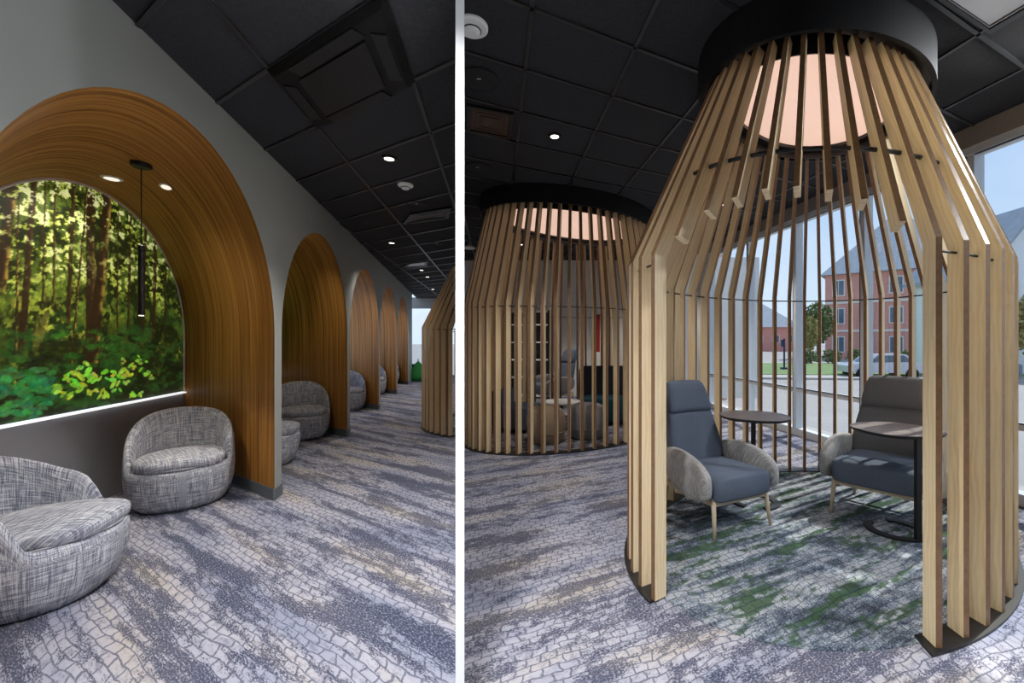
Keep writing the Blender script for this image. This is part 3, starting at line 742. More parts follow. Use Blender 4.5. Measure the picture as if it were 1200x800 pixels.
def wing_chair(name, label, seat_m, back_m, arm_m, leg_m='ash'):
    root = thing(name, label, 'chair')
    mm = MB()
    def sf(x, y, z): return (x * (1 - .05 * y), y, z + (.08 * (1 - x * x) if z > 0 else -.10 * (y < 0) * y * y * 0))
    mm.super((0, -.06, .345), (.60, .62, .19), .28, .24, 40, 14, sf); mm.build('seat', seat_m, root, True)
    def ring(y, z, w, t, tilt):
        out = []
        for j in range(36):
            th = 2 * PI * j / 36; cx_ = math.copysign(abs(math.cos(th)) ** .35, math.cos(th)); sy_ = math.copysign(abs(math.sin(th)) ** .6, math.sin(th))
            xx = cx_ * w / 2; yy = sy_ * t / 2 - .10 * (xx / .3) ** 2 * .45
            out.append((xx, y + yy * math.cos(tilt), z + yy * math.sin(tilt)))
        return out
    mm = MB(); mm.loft([ring(.22 + .13 * (z - .30) / .5, z, w, t, .2) for z, w, t in ((.28, .40, .04), (.29, .54, .10), (.40, .60, .14), (.52, .61, .14), (.66, .57, .13), (.78, .52, .12), (.835, .50, .10), (.845, .44, .05))]); mm.build('backrest', back_m, root, True)
    mm = MB(); mm.loft([ring(.22 + .13 * (z - .30) / .5 - .012, z, w, t, .2) for z, w, t in ((.822, .40, .04), (.83, .49, .10), (.87, .50, .125), (.95, .475, .12), (1.02, .44, .11), (1.06, .41, .085), (1.075, .36, .04), (1.078, .2, .01))]); mm.build('headrest', back_m, root, True)
    for sg in (-1, 1):
        def af(x, y, z, sg=sg):
            s = (y + 1) / 2                          # 0 front .. 1 back
            zc = z * (.78 + .22 * math.sin(PI * min(1, s * 1.1))) + .42 * (s - .35); w = 1.0 - .25 * s
            return (x * w + sg * (-.9 * s * s * 1.3 + .15), y, zc)
        mm = MB(); mm.super((sg * .36, -.03, .405), (.105, .66, .33), .62, .62, 32, 16, af); mm.build('armrest', arm_m, root, True)
    for sx in (-1, 1):
        for sy, yy in ((-1, -.30), (1, .27)):
            mm = MB(); mm.tube([(sx * .285, yy, .29), (sx * .305, yy + sy * .035, 0.0)], [.021, .013], 12); mm.build('leg', leg_m, root, True)
        mm = MB(); mm.bar((sx * .285, -.30, .245), (sx * .285, .27, .245), .024, .036); mm.build('side_rail', leg_m, root)
    for yy in (-.30, .27):
        path = [(-.285 + .57 * j / 10, yy, .245 - .0 * j) for j in range(11)]; mm = MB(); mm.bar((-.285, yy, .245), (.285, yy, .245), .024, .036); mm.build('cross_rail', leg_m, root)
    return root
c1 = wing_chair('wing_chair', 'slate blue wing chair with tweed arms beside the pod opening post', 'navy', 'navy', 'tweed_lt')
c1.location = (1.05, 3.36, .004); c1.rotation_euler = (0, 0, math.radians(26)); c1.scale = (.9, .9, .97)
c2 = wing_chair('wing_chair', 'charcoal wing chair with slate seat and tweed arms near the window', 'navy', 'charc', 'tweed_lt')
c2.location = (2.47, 3.47, .004); c2.scale = (.95, .95, 1); c2.rotation_euler = (0, 0, math.radians(-48))
c3 = wing_chair('wing_chair', 'navy wing chair standing behind the far pod', 'navy', 'navy', 'greyw')
c3.location = (-.58, 9.0, 0); c3.rotation_euler = (0, 0, math.radians(-60)); c3.scale = (1.12, 1.12, 1.12)
for c in (c1, c2, c3): c['group'] = 'wing chairs'

def side_table(label, loc, rz, ztop=.745):
    root = thing('side_table', label, 'table', loc, rz, 'pod side tables')
    def out(rx, ry, n=48, e=.85): return [(math.copysign(abs(math.cos(2 * PI * j / n)) ** e, math.cos(2 * PI * j / n)) * rx, math.copysign(abs(math.sin(2 * PI * j / n)) ** e, math.sin(2 * PI * j / n)) * ry) for j in range(n)]
    o1 = out(.285, .262)
    mm = MB(); mm.loft([[(x * .95, y * .95, ztop - .022) for x, y in o1], [(x, y, ztop - .010) for x, y in o1], [(x, y, ztop - .002) for x, y in o1]]); mm.build('top_edge', 'black', root)
    mm = MB(); mm.prism([(x * .985, y * .985) for x, y in o1], ztop - .002, ztop + .001); mm.build('table_top', 'ttop', root)
    mm = MB(); mm.bar((0, -.17, .01), (0, -.17, ztop - .015), .04, .024, up=(0, 1, 0)); mm.bar((0, -.18, ztop - .03), (0, .08, ztop - .03), .04, .018); mm.build('column', 'black', root)
    # flat steel loop base, open at one side
    A = []; Bv = []
    for j in range(41):
        a = math.radians(-90 + -155 + 310 * j / 40); A.append((math.cos(a) * .205, math.sin(a) * .195)); Bv.append((math.cos(a) * .150, math.sin(a) * .140))
    mm = MB(); n = 41; vs = [(x, y, 0) for x, y in A] + [(x, y, 0) for x, y in Bv] + [(x, y, .014) for x, y in A] + [(x, y, .014) for x, y in Bv]; fs = []
    for j in range(40): fs += [(j, n + j, n + j + 1, j + 1), (2 * n + j, 2 * n + j + 1, 3 * n + j + 1, 3 * n + j), (j, j + 1, 2 * n + j + 1, 2 * n + j), (n + j, 3 * n + j, 3 * n + j + 1, n + j + 1)]
    fs += [(0, 2 * n, 3 * n, n), (n - 1, 2 * n - 1, 4 * n - 1, 3 * n - 1)]
    mm.add(vs, fs); mm.build('loop_base', 'black', root)
    return root
side_table('small grey-topped side table between slate wing chair and window slats', (1.50, 3.68, .004), math.radians(160))
side_table('small grey-topped side table in front of the charcoal wing chair', (2.315, 3.13, .004), math.radians(10))

def pouf(label, loc, r, h, mat):
    root = thing('pouf', label, 'pouf', loc, 0, 'felt poufs in the far pod')
    mm = MB(); mm.lathe([(.01, 0), (r * .72, 0), (r * .86, .03), (r * .97, h * .3), (r, h * .5), (r * .97, h * .72), (r * .86, h * .9), (r * .6, h * .985), (.01, h)], 36); mm.build('cover', mat, root, True)
    mm = MB(); mm.tube([(r * .985 * math.cos(2 * PI * j / 36), r * .985 * math.sin(2 * PI * j / 36), h * .32) for j in range(36)], .006, 6, closed=True); mm.build('seam', mat, root, True)
pouf('taupe felt pouf beside the far pod slats', (-.47, 5.86, 0), .27, .49, 'tanw')
pouf('grey felt pouf beside the teal sofa', (.10, 6.14, 0), .29, .49, 'greyw')
def sofa(name, label, loc, rz, w, d, zs, zb, sm, bm):
    root = thing(name, label, 'sofa', loc, rz)
    mm = MB(); mm.super((0, 0, zs * .56), (w, d, zs * .88), .2, .15, 32, 10); mm.build('seat', sm, root, True)
    mm = MB(); mm.super((0, d * .42, zb * .5 + .05), (w, .16, zb - .1), .2, .25, 32, 10); mm.build('backrest', bm, root, True)
    mm = MB(); mm.bar((0, -d / 2 + .002, .1), (0, -d / 2 + .002, zs - .04), .008, .008, up=(1, 0, 0)); mm.build('seam', bm, root)
    for sx in (-1, 1):
        for sy in (-1, 1):
            mm = MB(); mm.tube([(sx * (w / 2 - .1), sy * (d / 2 - .1), .1), (sx * (w / 2 - .1), sy * (d / 2 - .1), 0)], .02, 8); mm.build('leg', 'black', root)
sofa('sofa', 'dark teal banquette sofa with near-black back inside the far pod', (.56, 7.20, 0), 0, 1.18, .60, .45, .95, 'teal', 'dkwool')
sofa('lounge_seat', 'low slate blue lounge seat on the left of the far pod', (-.98, 6.65, 0), math.radians(75), .62, .60, .40, .62, 'navy', 'navy')
lt = thing('coffee_table', 'low pale coffee table between the poufs and lounge seats', 'table', (-.30, 6.78, 0))
mm = MB(); mm.lathe([(.05, .40), (.30, .40), (.31, .41), (.31, .425), (.05, .428)], 32); mm.build('table_top', 'offw', lt)
mm = MB(); mm.tube([(0, 0, .02), (0, 0, .40)], .025, 12); mm.build('column', 'black', lt)
mm = MB(); mm.lathe([(.02, 0), (.2, 0), (.2, .014), (.02, .02)], 28); mm.build('foot', 'black', lt)

# bookcase and banner on the far wall of the pod room
bk = thing('open_shelf', 'dark open shelving unit against the pale far wall', 'shelf', (-1.35, 10.30, 0))
for sx in (-.6, 0, .6): mm = MB(); mm.box((sx, 0, 1.05), (.04, .34, 2.1)); mm.build('upright', 'dkwool', bk)
for zz in (.06, .5, .92, 1.34, 1.76, 2.08): mm = MB(); mm.box((0, 0, zz), (1.16, .33, .03)); mm.build('shelf_board', 'offw', bk)
mm = MB(); mm.box((0, .165, 1.05), (1.2, .012, 2.1)); mm.build('back_panel', 'dkwall', bk)
bn = thing('wall_banner', 'narrow red and white banner hanging on the pale far wall', 'banner', (.42, 10.50, .7))
mm = MB(); mm.box((0, 0, .85), (.12, .012, .9)); mm.build('red_cloth', 'red', bn)
mm = MB(); mm.box((0, 0, .2), (.12, .012, .4)); mm.build('white_cloth', 'offw', bn)
mm = MB(); mm.tube([(-.09, 0, 1.31), (.09, 0, 1.31)], .012, 8); mm.build('hanging_rod', 'rod', bn)

# corridor end: green beanbag and black stool
p = fl(490, 446)
bb = thing('beanbag', 'green cone-shaped beanbag at the bright end of the arcade', 'beanbag', (p.x, p.y, 0))
mm = MB(); mm.lathe([(.02, 0), (.24, 0), (.30, .06), (.31, .16), (.26, .32), (.16, .50), (.07, .62), (.03, .66), (.01, .67)], 28); mm.build('cover', 'greenb', bb, True)
mm = MB(); mm.tube([(0, 0, .66), (.02, 0, .72), (0, 0, .76), (-.02, 0, .72), (0, 0, .67)], .008, 6); mm.build('carry_loop', 'greenb', bb)
p = fl(481.5, 445)
st = thing('stool', 'small black stool beside the green beanbag', 'stool', (p.x - .05, p.y + .3, 0))
mm = MB(); mm.lathe([(.02, .42), (.17, .42), (.19, .45), (.19, .50), (.15, .53), (.02, .54)], 24); mm.build('seat', 'dkwool', st, True)
for q in range(4):
    a = PI / 4 + q * PI / 2; mm = MB(); mm.tube([(.12 * math.cos(a), .12 * math.sin(a), .43), (.18 * math.cos(a), .18 * math.sin(a), 0)], .012, 8); mm.build('leg', 'black', st)

# ================================================================== CEILING FITTINGS
def spot(parent, z, watts, blend=.6, deg=120, col=(1, .93, .83), rad=.05):
    d = bpy.data.lights.new('lamp', 'SPOT'); d.energy = watts * 6; d.spot_size = math.radians(deg); d.spot_blend = blend; d.shadow_soft_size = rad; d.color = col
    o = bpy.data.objects.new('lamp', d); COL.objects.link(o); o.parent = parent; o.location = (0, 0, z)
def downlight(p, H, label, watts=None, r=.05, group='ceiling downlights', deg=120, blend=.6, col=(1, .95, .88)):
    root = thing('downlight', label, 'light', (p[0], p[1], H), 0, group)
    mm = MB(); mm.lathe([(r * .82, .0), (r * .82, -.012), (r * 1.25, -.012), (r * 1.3, -.006), (r * 1.3, .002)], 24); mm.build('trim_ring', 'black', root)
    mm = MB(); mm.lathe([(.003, -.010), (r * .8, -.010), (r * .8, -.004), (.003, -.004)], 24); mm.build('lens', 'lens', root)
    spot(root, -.03, DOWN_W if watts is None else watts, blend, deg, col)
    return root
A_LAB = 'small round recessed downlight in the arcade ceiling'; P_LAB = 'small round added fill downlight in the pod room ceiling'
for k, (x, y) in enumerate(((456, 185), (459, 284), (494, 316), (501, 324))):
    q = ce(x, y, HL); downlight(q, HL, ('lit downlight between the air conditioner and the smoke detector', 'lit downlight beyond the dark arcade ceiling vent', A_LAB, A_LAB)[k], DOWN_W * (1.3, .55, .55, .55)[k], deg=100, blend=.8)
for (X, Y) in ((-.75, 1.55), (-.45, .75), (-.65, -.2), (-.3, -1.2)):  # added downlights, out of view, to brighten the near alcove and chairs
    downlight((X, Y), HL, A_LAB, DOWN_W * 1.3, deg=122, blend=.5, col=(.95, .97, 1.0))
for Y in (13.2,):
    q = wl_pt(Y - 3.72); downlight((q.x + .8, Y), HL, A_LAB, DOWN_W * .7, deg=100, blend=.8)
q = ce(650, 159, HR); downlight(q, HR, 'lit downlight in the dark ceiling before the wide far pod', deg=90)
for (X, Y) in ((-.1, 1.75), (.75, .9), (2.2, .6)):  # added downlights, out of view, to brighten the front carpet
    downlight((X, Y), HR, P_LAB, DOWN_W * 0.5, deg=76, blend=.7)
for (X, Y) in ((4.05, .7), (3.9, 1.6), (3.62, 2.9)):          # added spots beside the glass, standing in for window light, tilted into the room
    d = downlight((X, Y), HR, 'added unseen spotlight beside the glazed wall standing in for daylight', .01, r=.06)
    la = [c for c in d.children if c.type == 'LIGHT'][0]; la.data.energy = DOWN_W * 14; la.data.spot_size = math.radians(100); la.data.spot_blend = .8; la.data.shadow_soft_size = .14; la.data.color = (.93, .97, 1.0)
    la.rotation_euler = Vector((2.6, .25, 1.7)).to_track_quat('Z', 'Y').to_euler()
for (X, Y) in ((-1.2, 8.8), (1.4, 9.2), (2.1, 6.2)): downlight((X, Y), HR, P_LAB, deg=100)  # further added downlights, filling light around the pods
def detector(p, H, label, r=.075):
    root = thing('smoke_detector', label, 'detector', (p[0], p[1], H))
    mm = MB(); mm.lathe([(.004, .0), (r, .0), (r, -.014), (r * .9, -.022), (r * .62, -.026), (.004, -.026)], 28); mm.build('base', 'offw', root, False)
    mm = MB(); mm.lathe([(.004, -.026), (r * .55, -.026), (r * .5, -.046), (r * .3, -.054), (.004, -.056)], 24); mm.build('sensor_head', 'offw', root)
    mm = MB(); mm.lathe([(r * .56, -.030), (r * .57, -.030), (r * .57, -.036), (r * .56, -.036)], 24); mm.build('slot', 'dkwool', root)
detector(ce(475, 216, HL), HL, 'white smoke detector on the dark arcade ceiling')
detector(ce(553, 30, HR), HR, 'white smoke detector on the dark pod room ceiling', .10)
def speaker(p, H, label, r=.12):
    root = thing('ceiling_speaker', label, 'speaker', (p[0], p[1], H), 0, 'round ceiling speakers')
    mm = MB(); mm.lathe([(.004, .0), (r, .0), (r, -.008), (r * .93, -.012), (r * .9, -.007), (.004, -.007)], 36); mm.build('grille', 'spk', root)
    mm = MB(); mm.box((0, -.02, -.009), (.03, .008, .002)); mm.build('badge', 'alu', root)
speaker(ce(489, 238.5, HL), HL, 'round black speaker grille beside the arcade smoke detector'); speaker(ce(512, 285, HL), HL, 'round black speaker grille beyond the dark arcade vent')
speaker(ce(562, 93, HR), HR, 'round black speaker grille between smoke detector and bronze vent', .15); speaker(ce(560, 196, HR), HR, 'round black speaker grille between bronze vent and far pod', .15)
def vent(c4, H, label, mat, depth=.02):
    """ceiling diffuser filling the quad c4"""
    c = sum((Vector(p) for p in c4), Vector((0, 0))) / 4; root = thing('ceiling_vent', label, 'vent', (c.x, c.y, H))
    L = [Vector(p) - c for p in c4]; mm = MB()
    def sc(k): return [p * k for p in L]
    o_, i_ = sc(.96), sc(.80)
    for j in range(4):
        k = (j + 1) % 4; mm.prism([o_[j], o_[k], i_[k], i_[j]], -.022, .002)
    mm.build('frame', 'black', root)
    mm = MB(); mm.prism(sc(.79), -.012, -.006); mm.build('panel', mat, root)
    for k in ((.62, .42) if mat != 'alu' else (.74,)):
        oo, ii = sc(k), sc(k - .04); mm = MB()
        for j in range(4): q = (j + 1) % 4; mm.prism([oo[j], oo[q], ii[q], ii[j]], -.016, -.010)
        mm.build('slot', 'black', root)
    return root
def cell(org, ea, eb, i, j, fa=(0, 1), fb=(0, 1)):
    g = lambda a, b: (org.x + ea[0] * (i + a) + eb[0] * (j + b), org.y + ea[1] * (i + a) + eb[1] * (j + b))
    return [g(fa[0], fb[0]), g(fa[1], fb[0]), g(fa[1], fb[1]), g(fa[0], fb[1])]
# black air-conditioning cassette
c4 = cell(oL, E_LONG_L, E_CROSS_L, 0, 0); cc = sum((Vector(p) for p in c4), Vector((0, 0))) / 4
cs = thing('air_conditioner', 'black square ceiling cassette air conditioner in the arcade', 'air conditioner', (cc.x, cc.y, HL)); L = [Vector(p) - cc for p in c4]
mm = MB(); mm.loft([[(*(p * 1.02), .02) for p in L], [(*(p * 1.02), -.015) for p in L], [(*(p * .93), -.05) for p in L]]); mm.build('casing', 'blacktop', cs)
mm = MB(); mm.prism([p * .60 for p in L], -.062, -.049); mm.build('intake_grille', 'black', cs)
for j in range(4):
    k = (j + 1) % 4; a_, b_ = L[j] * .80, L[k] * .80; u = (b_ - a_) * .14; mm = MB(); mm.bar((*(a_ + u), -.053), (*(b_ - u), -.053), .07, .012); mm.build('louvre', 'black', cs)
vent([(p.x, p.y) for p in (ce(470, 262, HL), ce(480, 249.5, HL), ce(530, 241, HL), ce(527, 254, HL))], HL, 'dark rectangular ceiling vent beside the arcade speaker', 'bronze')
vent([(p.x, p.y) for p in (ce(471, 313, HL), ce(478, 308, HL), ce(502, 305, HL), ce(501, 311, HL))], HL, 'small pale ceiling vent far along the arcade', 'alu')
vent([(p.x, p.y) for p in (ce(546, 152, HR), ce(546, 120, HR), ce(603, 131, HR), ce(599, 162, HR))], HR, 'bronze rectangular ceiling vent in the pod room', 'bronze')
vent([(p.x, p.y) for p in (ce(1160, 38, HR), ce(1225, 0, HR), ce(1150, -46, HR), ce(1095, -5, HR))], HR, 'grey square ceiling diffuser close to the glazed wall', 'alu')
q = ce(428, 257, HL); sp = thing('sprinkler', 'small black sprinkler head in the arcade ceiling', 'sprinkler', (q.x, q.y, HL))
mm = MB(); mm.lathe([(.003, 0), (.035, 0), (.03, -.01), (.003, -.012)], 20); mm.build('escutcheon', 'black', sp); mm = MB(); mm.lathe([(.003, -.012), (.012, -.012), (.012, -.04), (.02, -.042), (.003, -.046)], 14); mm.build('head', 'bronze', sp)
# pendant under the first vault, and two round fittings
pl_ = thing('pendant_lamp', 'slim black cylinder pendant lamp in front of the forest mural', 'lamp', (-3.22, 3.13, Z_SP + a_rad(*arches[0]) - .002))
Z_TOP = Z_SP + a_rad(*arches[0]) - .002
mm = MB(); mm.lathe([(.004, .0), (.06, .0), (.06, -.03), (.05, -.036), (.004, -.036)], 28); mm.build('canopy', 'black', pl_)
mm = MB(); mm.tube([(0, 0, -.036), (0, 0, 2.09 - Z_TOP)], .0035, 6); mm.build('cord', 'black', pl_)
mm = MB(); mm.lathe([(.004, 2.10 - Z_TOP), (.019, 2.09 - Z_TOP), (.019, 1.585 - Z_TOP), (.015, 1.580 - Z_TOP), (.004, 1.582 - Z_TOP)], 24); mm.build('shade', 'black', pl_, False)
mm = MB(); mm.lathe([(.002, 1.579 - Z_TOP), (.014, 1.579 - Z_TOP), (.014, 1.576 - Z_TOP), (.002, 1.576 - Z_TOP)], 16); mm.build('lens', 'lens', pl_)
spot(pl_, 1.56 - Z_TOP, 4, deg=100, rad=.015)
for (x, y, r, lb) in ((131, 208, .065, 'round white recessed light on the vault beside the pendant'), (195, 218, .045, 'small round white fitting on the vault wall side')):
    Y = 3.1 if r > .05 else 3.28
    # meet the vault surface
    best = None
    for k in range(400):
        yy = 2.4 + k * .005; P_ = at(x, y, yy); q = Vector((P_.x, P_.y)) - W0
        det = WD.x * DEP.y - WD.y * DEP.x; t = (q.x * DEP.y - q.y * DEP.x) / det
        c_ = (arches[0][0] + arches[0][1]) / 2; e = ((t - c_) * 1.0396) ** 2 + (P_.z - Z_SP) ** 2 - a_rad(*arches[0]) ** 2
        if P_.z > Z_SP and (best is None or abs(e) < best[0]): best = (abs(e), P_, t - c_)
    P_ = best[1]; off = best[2] * 1.0396; nrm = Vector((-WD.normalized().x * off, -WD.normalized().y * off, -(P_.z - Z_SP))).normalized()
    d = thing('vault_light', lb, 'light', P_); d.rotation_euler = (-nrm).to_track_quat('Z', 'Y').to_euler()
    mm = MB(); mm.lathe([(.003, .0), (r, .0), (r, -.008), (r * .8, -.012), (.003, -.012)], 28); mm.build('trim_ring', 'offw', d); mm = MB(); mm.lathe([(.003, -.012), (r * .7, -.012), (r * .66, -.015), (.003, -.015)], 24); mm.build('lens', 'lens_soft', d); spot(d, -.03, 3.5 if r > .05 else 2, .6, 140, (1, .92, .8))
for i in range(1, NA):  # added lamps, hidden from view, to brighten the other alcoves
    t0, t1 = arches[i]; q = wl_pt((t0 + t1) / 2) + DEP * .42
    d = thing('vault_light', 'added unseen light under the vault of the %s arch' % ('second', 'third', 'fourth', 'fifth')[i - 1], 'light', (q.x, q.y, Z_SP + a_rad(t0, t1) - .002))
    mm = MB(); mm.lathe([(.003, .0), (.065, .0), (.065, -.008), (.05, -.012), (.003, -.012)], 28); mm.build('trim_ring', 'offw', d); mm = MB(); mm.lathe([(.003, -.012), (.045, -.012), (.043, -.015), (.003, -.015)], 24); mm.build('lens', 'lens_soft', d); spot(d, -.03, 4, .6, 140, (1, .92, .8))
# small white pendant far left of the pod room
q = at(550, 290, 8.6); w = thing('white_pendant', 'small white disc pendant hanging beside the far pod', 'lamp', (q.x, q.y, HR))
mm = MB(); mm.tube([(0, 0, 0), (0, 0, q.z - HR + .04)], .006, 6); mm.build('cord', 'offw', w); mm = MB(); mm.lathe([(.004, q.z - HR + .04), (.05, q.z - HR + .04), (.12, q.z - HR), (.12, q.z - HR - .02), (.004, q.z - HR - .02)], 24); mm.build('shade', 'offw', w)

# ================================================================== OUTSIDE
ZG = -0.9
def slab(name, pts, z0, z1, mat):
    mb = MB(); mb.prism(pts, z0, z1); o = mb.build(name, mat); return struct(o)
slab('ground', [(4.9, -30), (200, -30), (200, 220), (-120, 220), (-120, 17.5), (3.0, 17.5)], ZG - .3, ZG, 'asphalt')
def strip(name, Y0, Y1, z, mat, k=-.10):           # ground bands running across the view
    slab(name, [(3.5, Y0), (150, Y0 + 145 * k), (150, Y1 + 145 * k), (3.5, Y1)], ZG, ZG + z, mat)
slab('pavement', [(GX + GS * -6 + .25, -6), (GX + GS * -6 + 3.4, -6), (GX + GS * 17 + 3.4, 17), (GX + GS * 17 + .25, 17)], ZG, ZG + .12, 'concrete')
strip('verge', 25.5, 27.5, .12, 'concrete'); strip('lawn', 27.5, 41.0, .16, 'lawn'); strip('far_walk', 41, 43, .14, 'concrete')
def building(name, label, A, Bp, depth, ze, mat, floors, cols, roof_h, win_w=1.1, win_h=1.7, band=True):
    A, Bp = Vector(A), Vector(Bp); d = (Bp - A); Lw = d.length; d.normalize(); n = Vector((-d.y, d.x))
    if n.y < 0: n = -n
    root = thing(name, label, 'building', (A.x, A.y, ZG)); H = ze - ZG
    def w3d(s, q, z): return (d.x * s + n.x * q, d.y * s + n.y * q, z)
    vs = []; uvs = []; fs = []
    cs_ = [(0, 0), (Lw, 0), (Lw, depth), (0, depth)]; u = 0
    for j in range(4):
        (s0, q0), (s1, q1) = cs_[j], cs_[(j + 1) % 4]; ll = abs(s1 - s0) + abs(q1 - q0); b = len(vs)
        vs += [w3d(s0, q0, 0), w3d(s1, q1, 0), w3d(s1, q1, H), w3d(s0, q0, H)]; uvs += [(u, 0), (u + ll, 0), (u + ll, H), (u, H)]; fs.append((b, b + 1, b + 2, b + 3)); u += ll
    mb = MB(); mb.add(vs, fs, uvs); mb.build('wall', mat, root)
    ov = .5; e = [w3d(-ov, -ov, H), w3d(Lw + ov, -ov, H), w3d(Lw + ov, depth + ov, H), w3d(-ov, depth + ov, H)]; ins = min(depth * .5, Lw * .45)
    r0, r1 = w3d(ins, depth / 2, H + roof_h), w3d(Lw - ins, depth / 2, H + roof_h)
    mb = MB(); mb.add(e + [r0, r1], [(0, 1, 5, 4), (1, 2, 5), (2, 3, 4, 5), (3, 0, 4), (3, 2, 1, 0)]); mb.build('roof', 'roof', root)
    fh = H / floors
    for k in range(floors):
        for c in range(cols):
            s = Lw * (c + .5) / cols; z = fh * k + fh * .52; P_ = w3d(s, -.03, z)
            f = MB(); f.bar(w3d(s - win_w / 2 - .12, -.03, z), w3d(s + win_w / 2 + .12, -.03, z), .10, win_h + .24); fr = f.build('window', 'stonew', root)
            g = MB(); g.bar(w3d(s - win_w / 2, -.07, z), w3d(s - .04, -.07, z), .06, win_h); g.bar(w3d(s + .04, -.07, z), w3d(s + win_w / 2, -.07, z), .06, win_h); g.build('pane', 'wglass', fr)
        if band and k:
            f = MB(); f.bar(w3d(0, -.04, fh * k), w3d(Lw, -.04, fh * k), .10, .25); f.build('stone_band', 'stonew', root)
    return root
pa = (at(967, 398, 52).x, 52.0); pb = (at(1150, 398, 43.5).x, 43.5)
building('brick_building', 'three-storey red brick building with grey hipped roof and pale stone bands', pa, pb, 16, 9.2, 'brick', 3, 5, 8.0)
pa = (at(770, 398, 88).x, 88.0); pb = (at(938, 398, 84).x, 84.0)
building('low_hall', 'long low brick hall with broad grey roof across the street', pa, pb, 14, 3.9, 'brick', 1, 9, 6.2, 1.2, 1.4, False)
pa = (3.6, 16.3); pb = (at(852, 398, 16.3).x, 16.3)
building('brick_wing', 'pale pink brick wing of the same building beyond the glass', pa, pb, 4, 7.5, 'brick2', 2, 0, .6, .6, 1.2, False)
# white gabled house
hx = at(1212, 398, 27).x; hs = thing('gabled_house', 'white gabled house with grey roof seen above the near pod', 'house', (hx, 27, ZG + .16)); hw_, hh, hr = 3.0, 6.7, 3.7
mb = MB(); mb.add([(-hw_, 0, 0), (hw_, 0, 0), (hw_, 0, hh), (0, 0, hh + hr), (-hw_, 0, hh), (-hw_, 6, 0), (hw_, 6, 0), (hw_, 6, hh), (0, 6, hh + hr), (-hw_, 6, hh)], [(0, 1, 2, 3, 4), (9, 8, 7, 6, 5), (0, 4, 9, 5), (1, 6, 7, 2)]); mb.build('wall', 'siding', hs)
for sg in (-1, 1):
    mb = MB(); mb.add([(0, -.5, hh + hr + .1), (sg * (hw_ + .5), -.5, hh - .55), (sg * (hw_ + .5), 6.4, hh - .55), (0, 6.4, hh + hr + .1), (0, -.5, hh + hr + .35), (sg * (hw_ + .5), -.5, hh - .3), (sg * (hw_ + .5), 6.4, hh - .3), (0, 6.4, hh + hr + .35)], [(0, 1, 2, 3), (7, 6, 5, 4), (0, 4, 5, 1), (1, 5, 6, 2), (2, 6, 7, 3), (3, 7, 4, 0)]); mb.build('roof', 'roof', hs)
for z in (2, 5):
    mb = MB(); mb.box((-1.6, -.02, z), (1.2, .1, 1.7)); wn_ = mb.build('window', 'stonew', hs); mb = MB(); mb.box((-1.6, -.06, z), (.95, .08, 1.45)); mb.build('pane', 'wglass', wn_)
def tree(name, label, p, h, r, mat, n=2600, trunk=True, group='trees across the street'):
    root = thing(name, label, 'tree' if trunk else 'shrub', (p[0], p[1], ZG), 0, group); rng = np.random.default_rng(int(abs(p[0] * 37 + p[1] * 11)))
    if trunk:
        mb = MB(); mb.tube([(0, 0, 0), (.05, 0, h * .3), (-.04, .05, h * .7)], [.16, .11, .05], 8); mb.build('trunk', 'bark', root)
    mb = MB(); z0 = h * (.28 if trunk else .05); vs = []; fs = []
    for k in range(n):
        v = rng.normal(size=3); v /= np.linalg.norm(v); q = rng.random() ** .4; zc = (z0 + h) / 2; lump = 1 + .25 * math.sin(v[0] * 5 + 2) * math.sin(v[2] * 6)
        c = np.array([v[0] * r * q * lump, v[1] * r * q * lump, zc + v[2] * (h - z0) / 2 * q]); s_ = rng.uniform(.10, .2) * (1 if trunk else .7)
        a = rng.normal(size=3); a /= np.linalg.norm(a); b = np.cross(a, rng.normal(size=3)); b /= np.linalg.norm(b); o = len(vs)
        vs += [tuple(c - a * s_), tuple(c + b * s_ * .6), tuple(c + a * s_), tuple(c - b * s_ * .6)]; fs.append((o, o + 1, o + 2, o + 3))
    mb.add(vs, fs); f = mb.build('foliage', mat, root); f['kind'] = 'stuff'
q = at(958, 398, 44); tree('broadleaf_tree', 'dark green tree beside the corner of the red brick building', (q.x, q.y), 6.2, 1.5, 'leaf')
q = at(949, 398, 41); tree('autumn_tree', 'pale yellowing young tree in front of the dark green tree', (q.x, q.y), 4.6, .8, 'leaf2', 1500)
q = at(1213, 398, 24.3); tree('autumn_tree', 'yellowing tree in front of the white gabled house', (q.x, q.y), 5.0, 1.3, 'leaf2')
for (x, y_) in ((975, 39), (1003, 38.5), (947, 39), (1062, 34.5), (1092, 34)):
    q = at(x, 398, y_); tree('shrub', 'low green shrub along the lawn before the brick building', (q.x, q.y), 1.5, .8, 'leaf', 500, False, 'shrubs on the lawn')
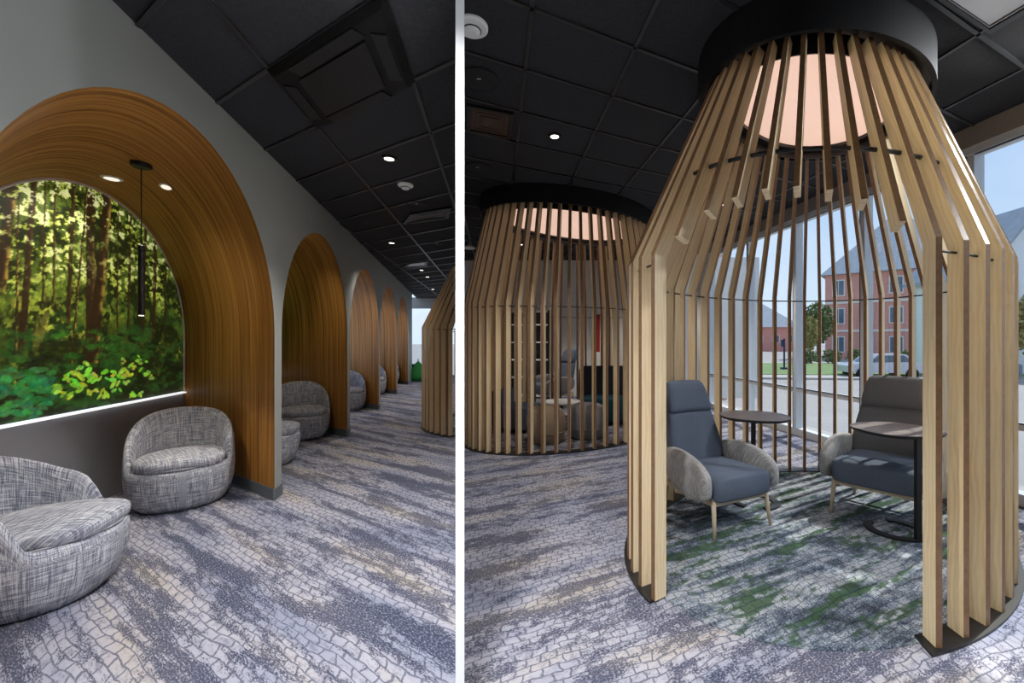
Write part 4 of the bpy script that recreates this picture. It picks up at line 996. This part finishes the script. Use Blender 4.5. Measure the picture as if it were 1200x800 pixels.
def car(label, x, Y, rz, mat):
    q = at(x, 398, Y); root = thing('car', label, 'car', (q.x, q.y, ZG), rz, 'parked cars'); W_ = 1.75
    side = [(-2.1, .35), (2.1, .35), (2.15, .75), (1.9, .85), (1.1, .92), (.55, 1.42), (-1.0, 1.45), (-1.75, .98), (-2.1, .9)]
    mb = MB(); n = len(side); mb.add([(a, -W_ / 2, z) for a, z in side] + [(a, W_ / 2, z) for a, z in side], [tuple(range(n)), tuple(reversed(range(n, 2 * n)))] + [((j + 1) % n, j, n + j, n + (j + 1) % n) for j in range(n)]); mb.build('body', mat, root)
    for sg in (-1, 1):
        mb = MB(); mb.add([(a, sg * (W_ / 2 + .01), z) for a, z in ((.95, .95), (.5, 1.36), (-.9, 1.38), (-1.45, 1.0))], [(0, 1, 2, 3)]); mb.build('side_window', 'wglass', root)
        for a in (-1.35, 1.35):
            mb = MB(); mb.tube([(a, sg * W_ / 2 - .1, .32), (a, sg * W_ / 2 + .08, .32)], .32, 18); mb.build('wheel', 'tyre', root)
    mb = MB(); mb.add([(1.08, y_, z_) for y_, z_ in ((-.7, .96), (.7, .96))] + [(.60, .62, 1.40), (.60, -.62, 1.40)], [(0, 1, 2, 3)]); mb.build('windscreen', 'wglass', root)
car('silver car parked before the red brick building', 1030, 26, math.radians(172), 'carw'); car('blue-grey car parked beyond the silver car', 1135, 25, math.radians(172), 'carg')
car('silver car parked under the yellow awning', 868, 60, math.radians(10), 'carw')
q = at(864, 398, 83); aw = thing('awning', 'yellow awning on the low hall across the street', 'awning', (q.x, q.y, 0))
mb = MB(); mb.add([(-2, 0, 2.3), (2, 0, 2.3), (2, -1.6, 1.4), (-2, -1.6, 1.4), (2, -1.6, 1.1), (-2, -1.6, 1.1)], [(0, 3, 2, 1), (3, 5, 4, 2)]); mb.build('canopy', 'yellow', aw)
for sx in (-1.9, 1.9): mb = MB(); mb.tube([(sx, -1.5, 1.3), (sx, -1.5, ZG)], .05, 6); mb.build('post', 'offw', aw)
q = at(866, 398, 46); lp = thing('street_lamp', 'tall grey street lamp with two heads across the street', 'lamp post', (q.x, q.y, ZG))
mb = MB(); mb.tube([(0, 0, 0), (0, 0, 7.6)], [.10, .06], 8); mb.build('pole', 'gasket', lp)
for sg in (-1, 1): mb = MB(); mb.tube([(0, 0, 7.5), (sg * .5, 0, 7.7)], .04, 6); mb.box((sg * .75, 0, 7.72), (.6, .25, .12)); mb.build('lamp_head', 'gasket', lp)
q = at(919, 398, 31); po = thing('banner_post', 'navy blue post standing on the lawn edge', 'post', (q.x, q.y, ZG + .1))
mb = MB(); mb.tube([(0, 0, 0), (0, 0, 2.3)], .07, 8); mb.build('pole', 'bluem', po); mb = MB(); mb.box((-.13, 0, 1.95), (.22, .04, .5)); mb.build('sign_panel', 'bluem', po); mb = MB(); mb.box((0, 0, .1), (.4, .4, .2)); mb.build('foot', 'bluem', po)
q = gp(5.2); cn = thing('traffic_cone', 'orange traffic cone on the pavement outside the glass', 'cone', (q.x + 1.1, 5.9, ZG + .12))
mb = MB(); mb.box((0, 0, .02), (.36, .36, .04)); mb.build('foot', 'orange', cn); mb = MB(); mb.lathe([(.14, .04), (.10, .3), (.045, .72), (.03, .74)], 20); mb.build('cone_body', 'orange', cn); mb = MB(); mb.lathe([(.092, .36), (.068, .56), (.066, .56), (.09, .36)], 20); mb.build('reflective_band', 'offw', cn)
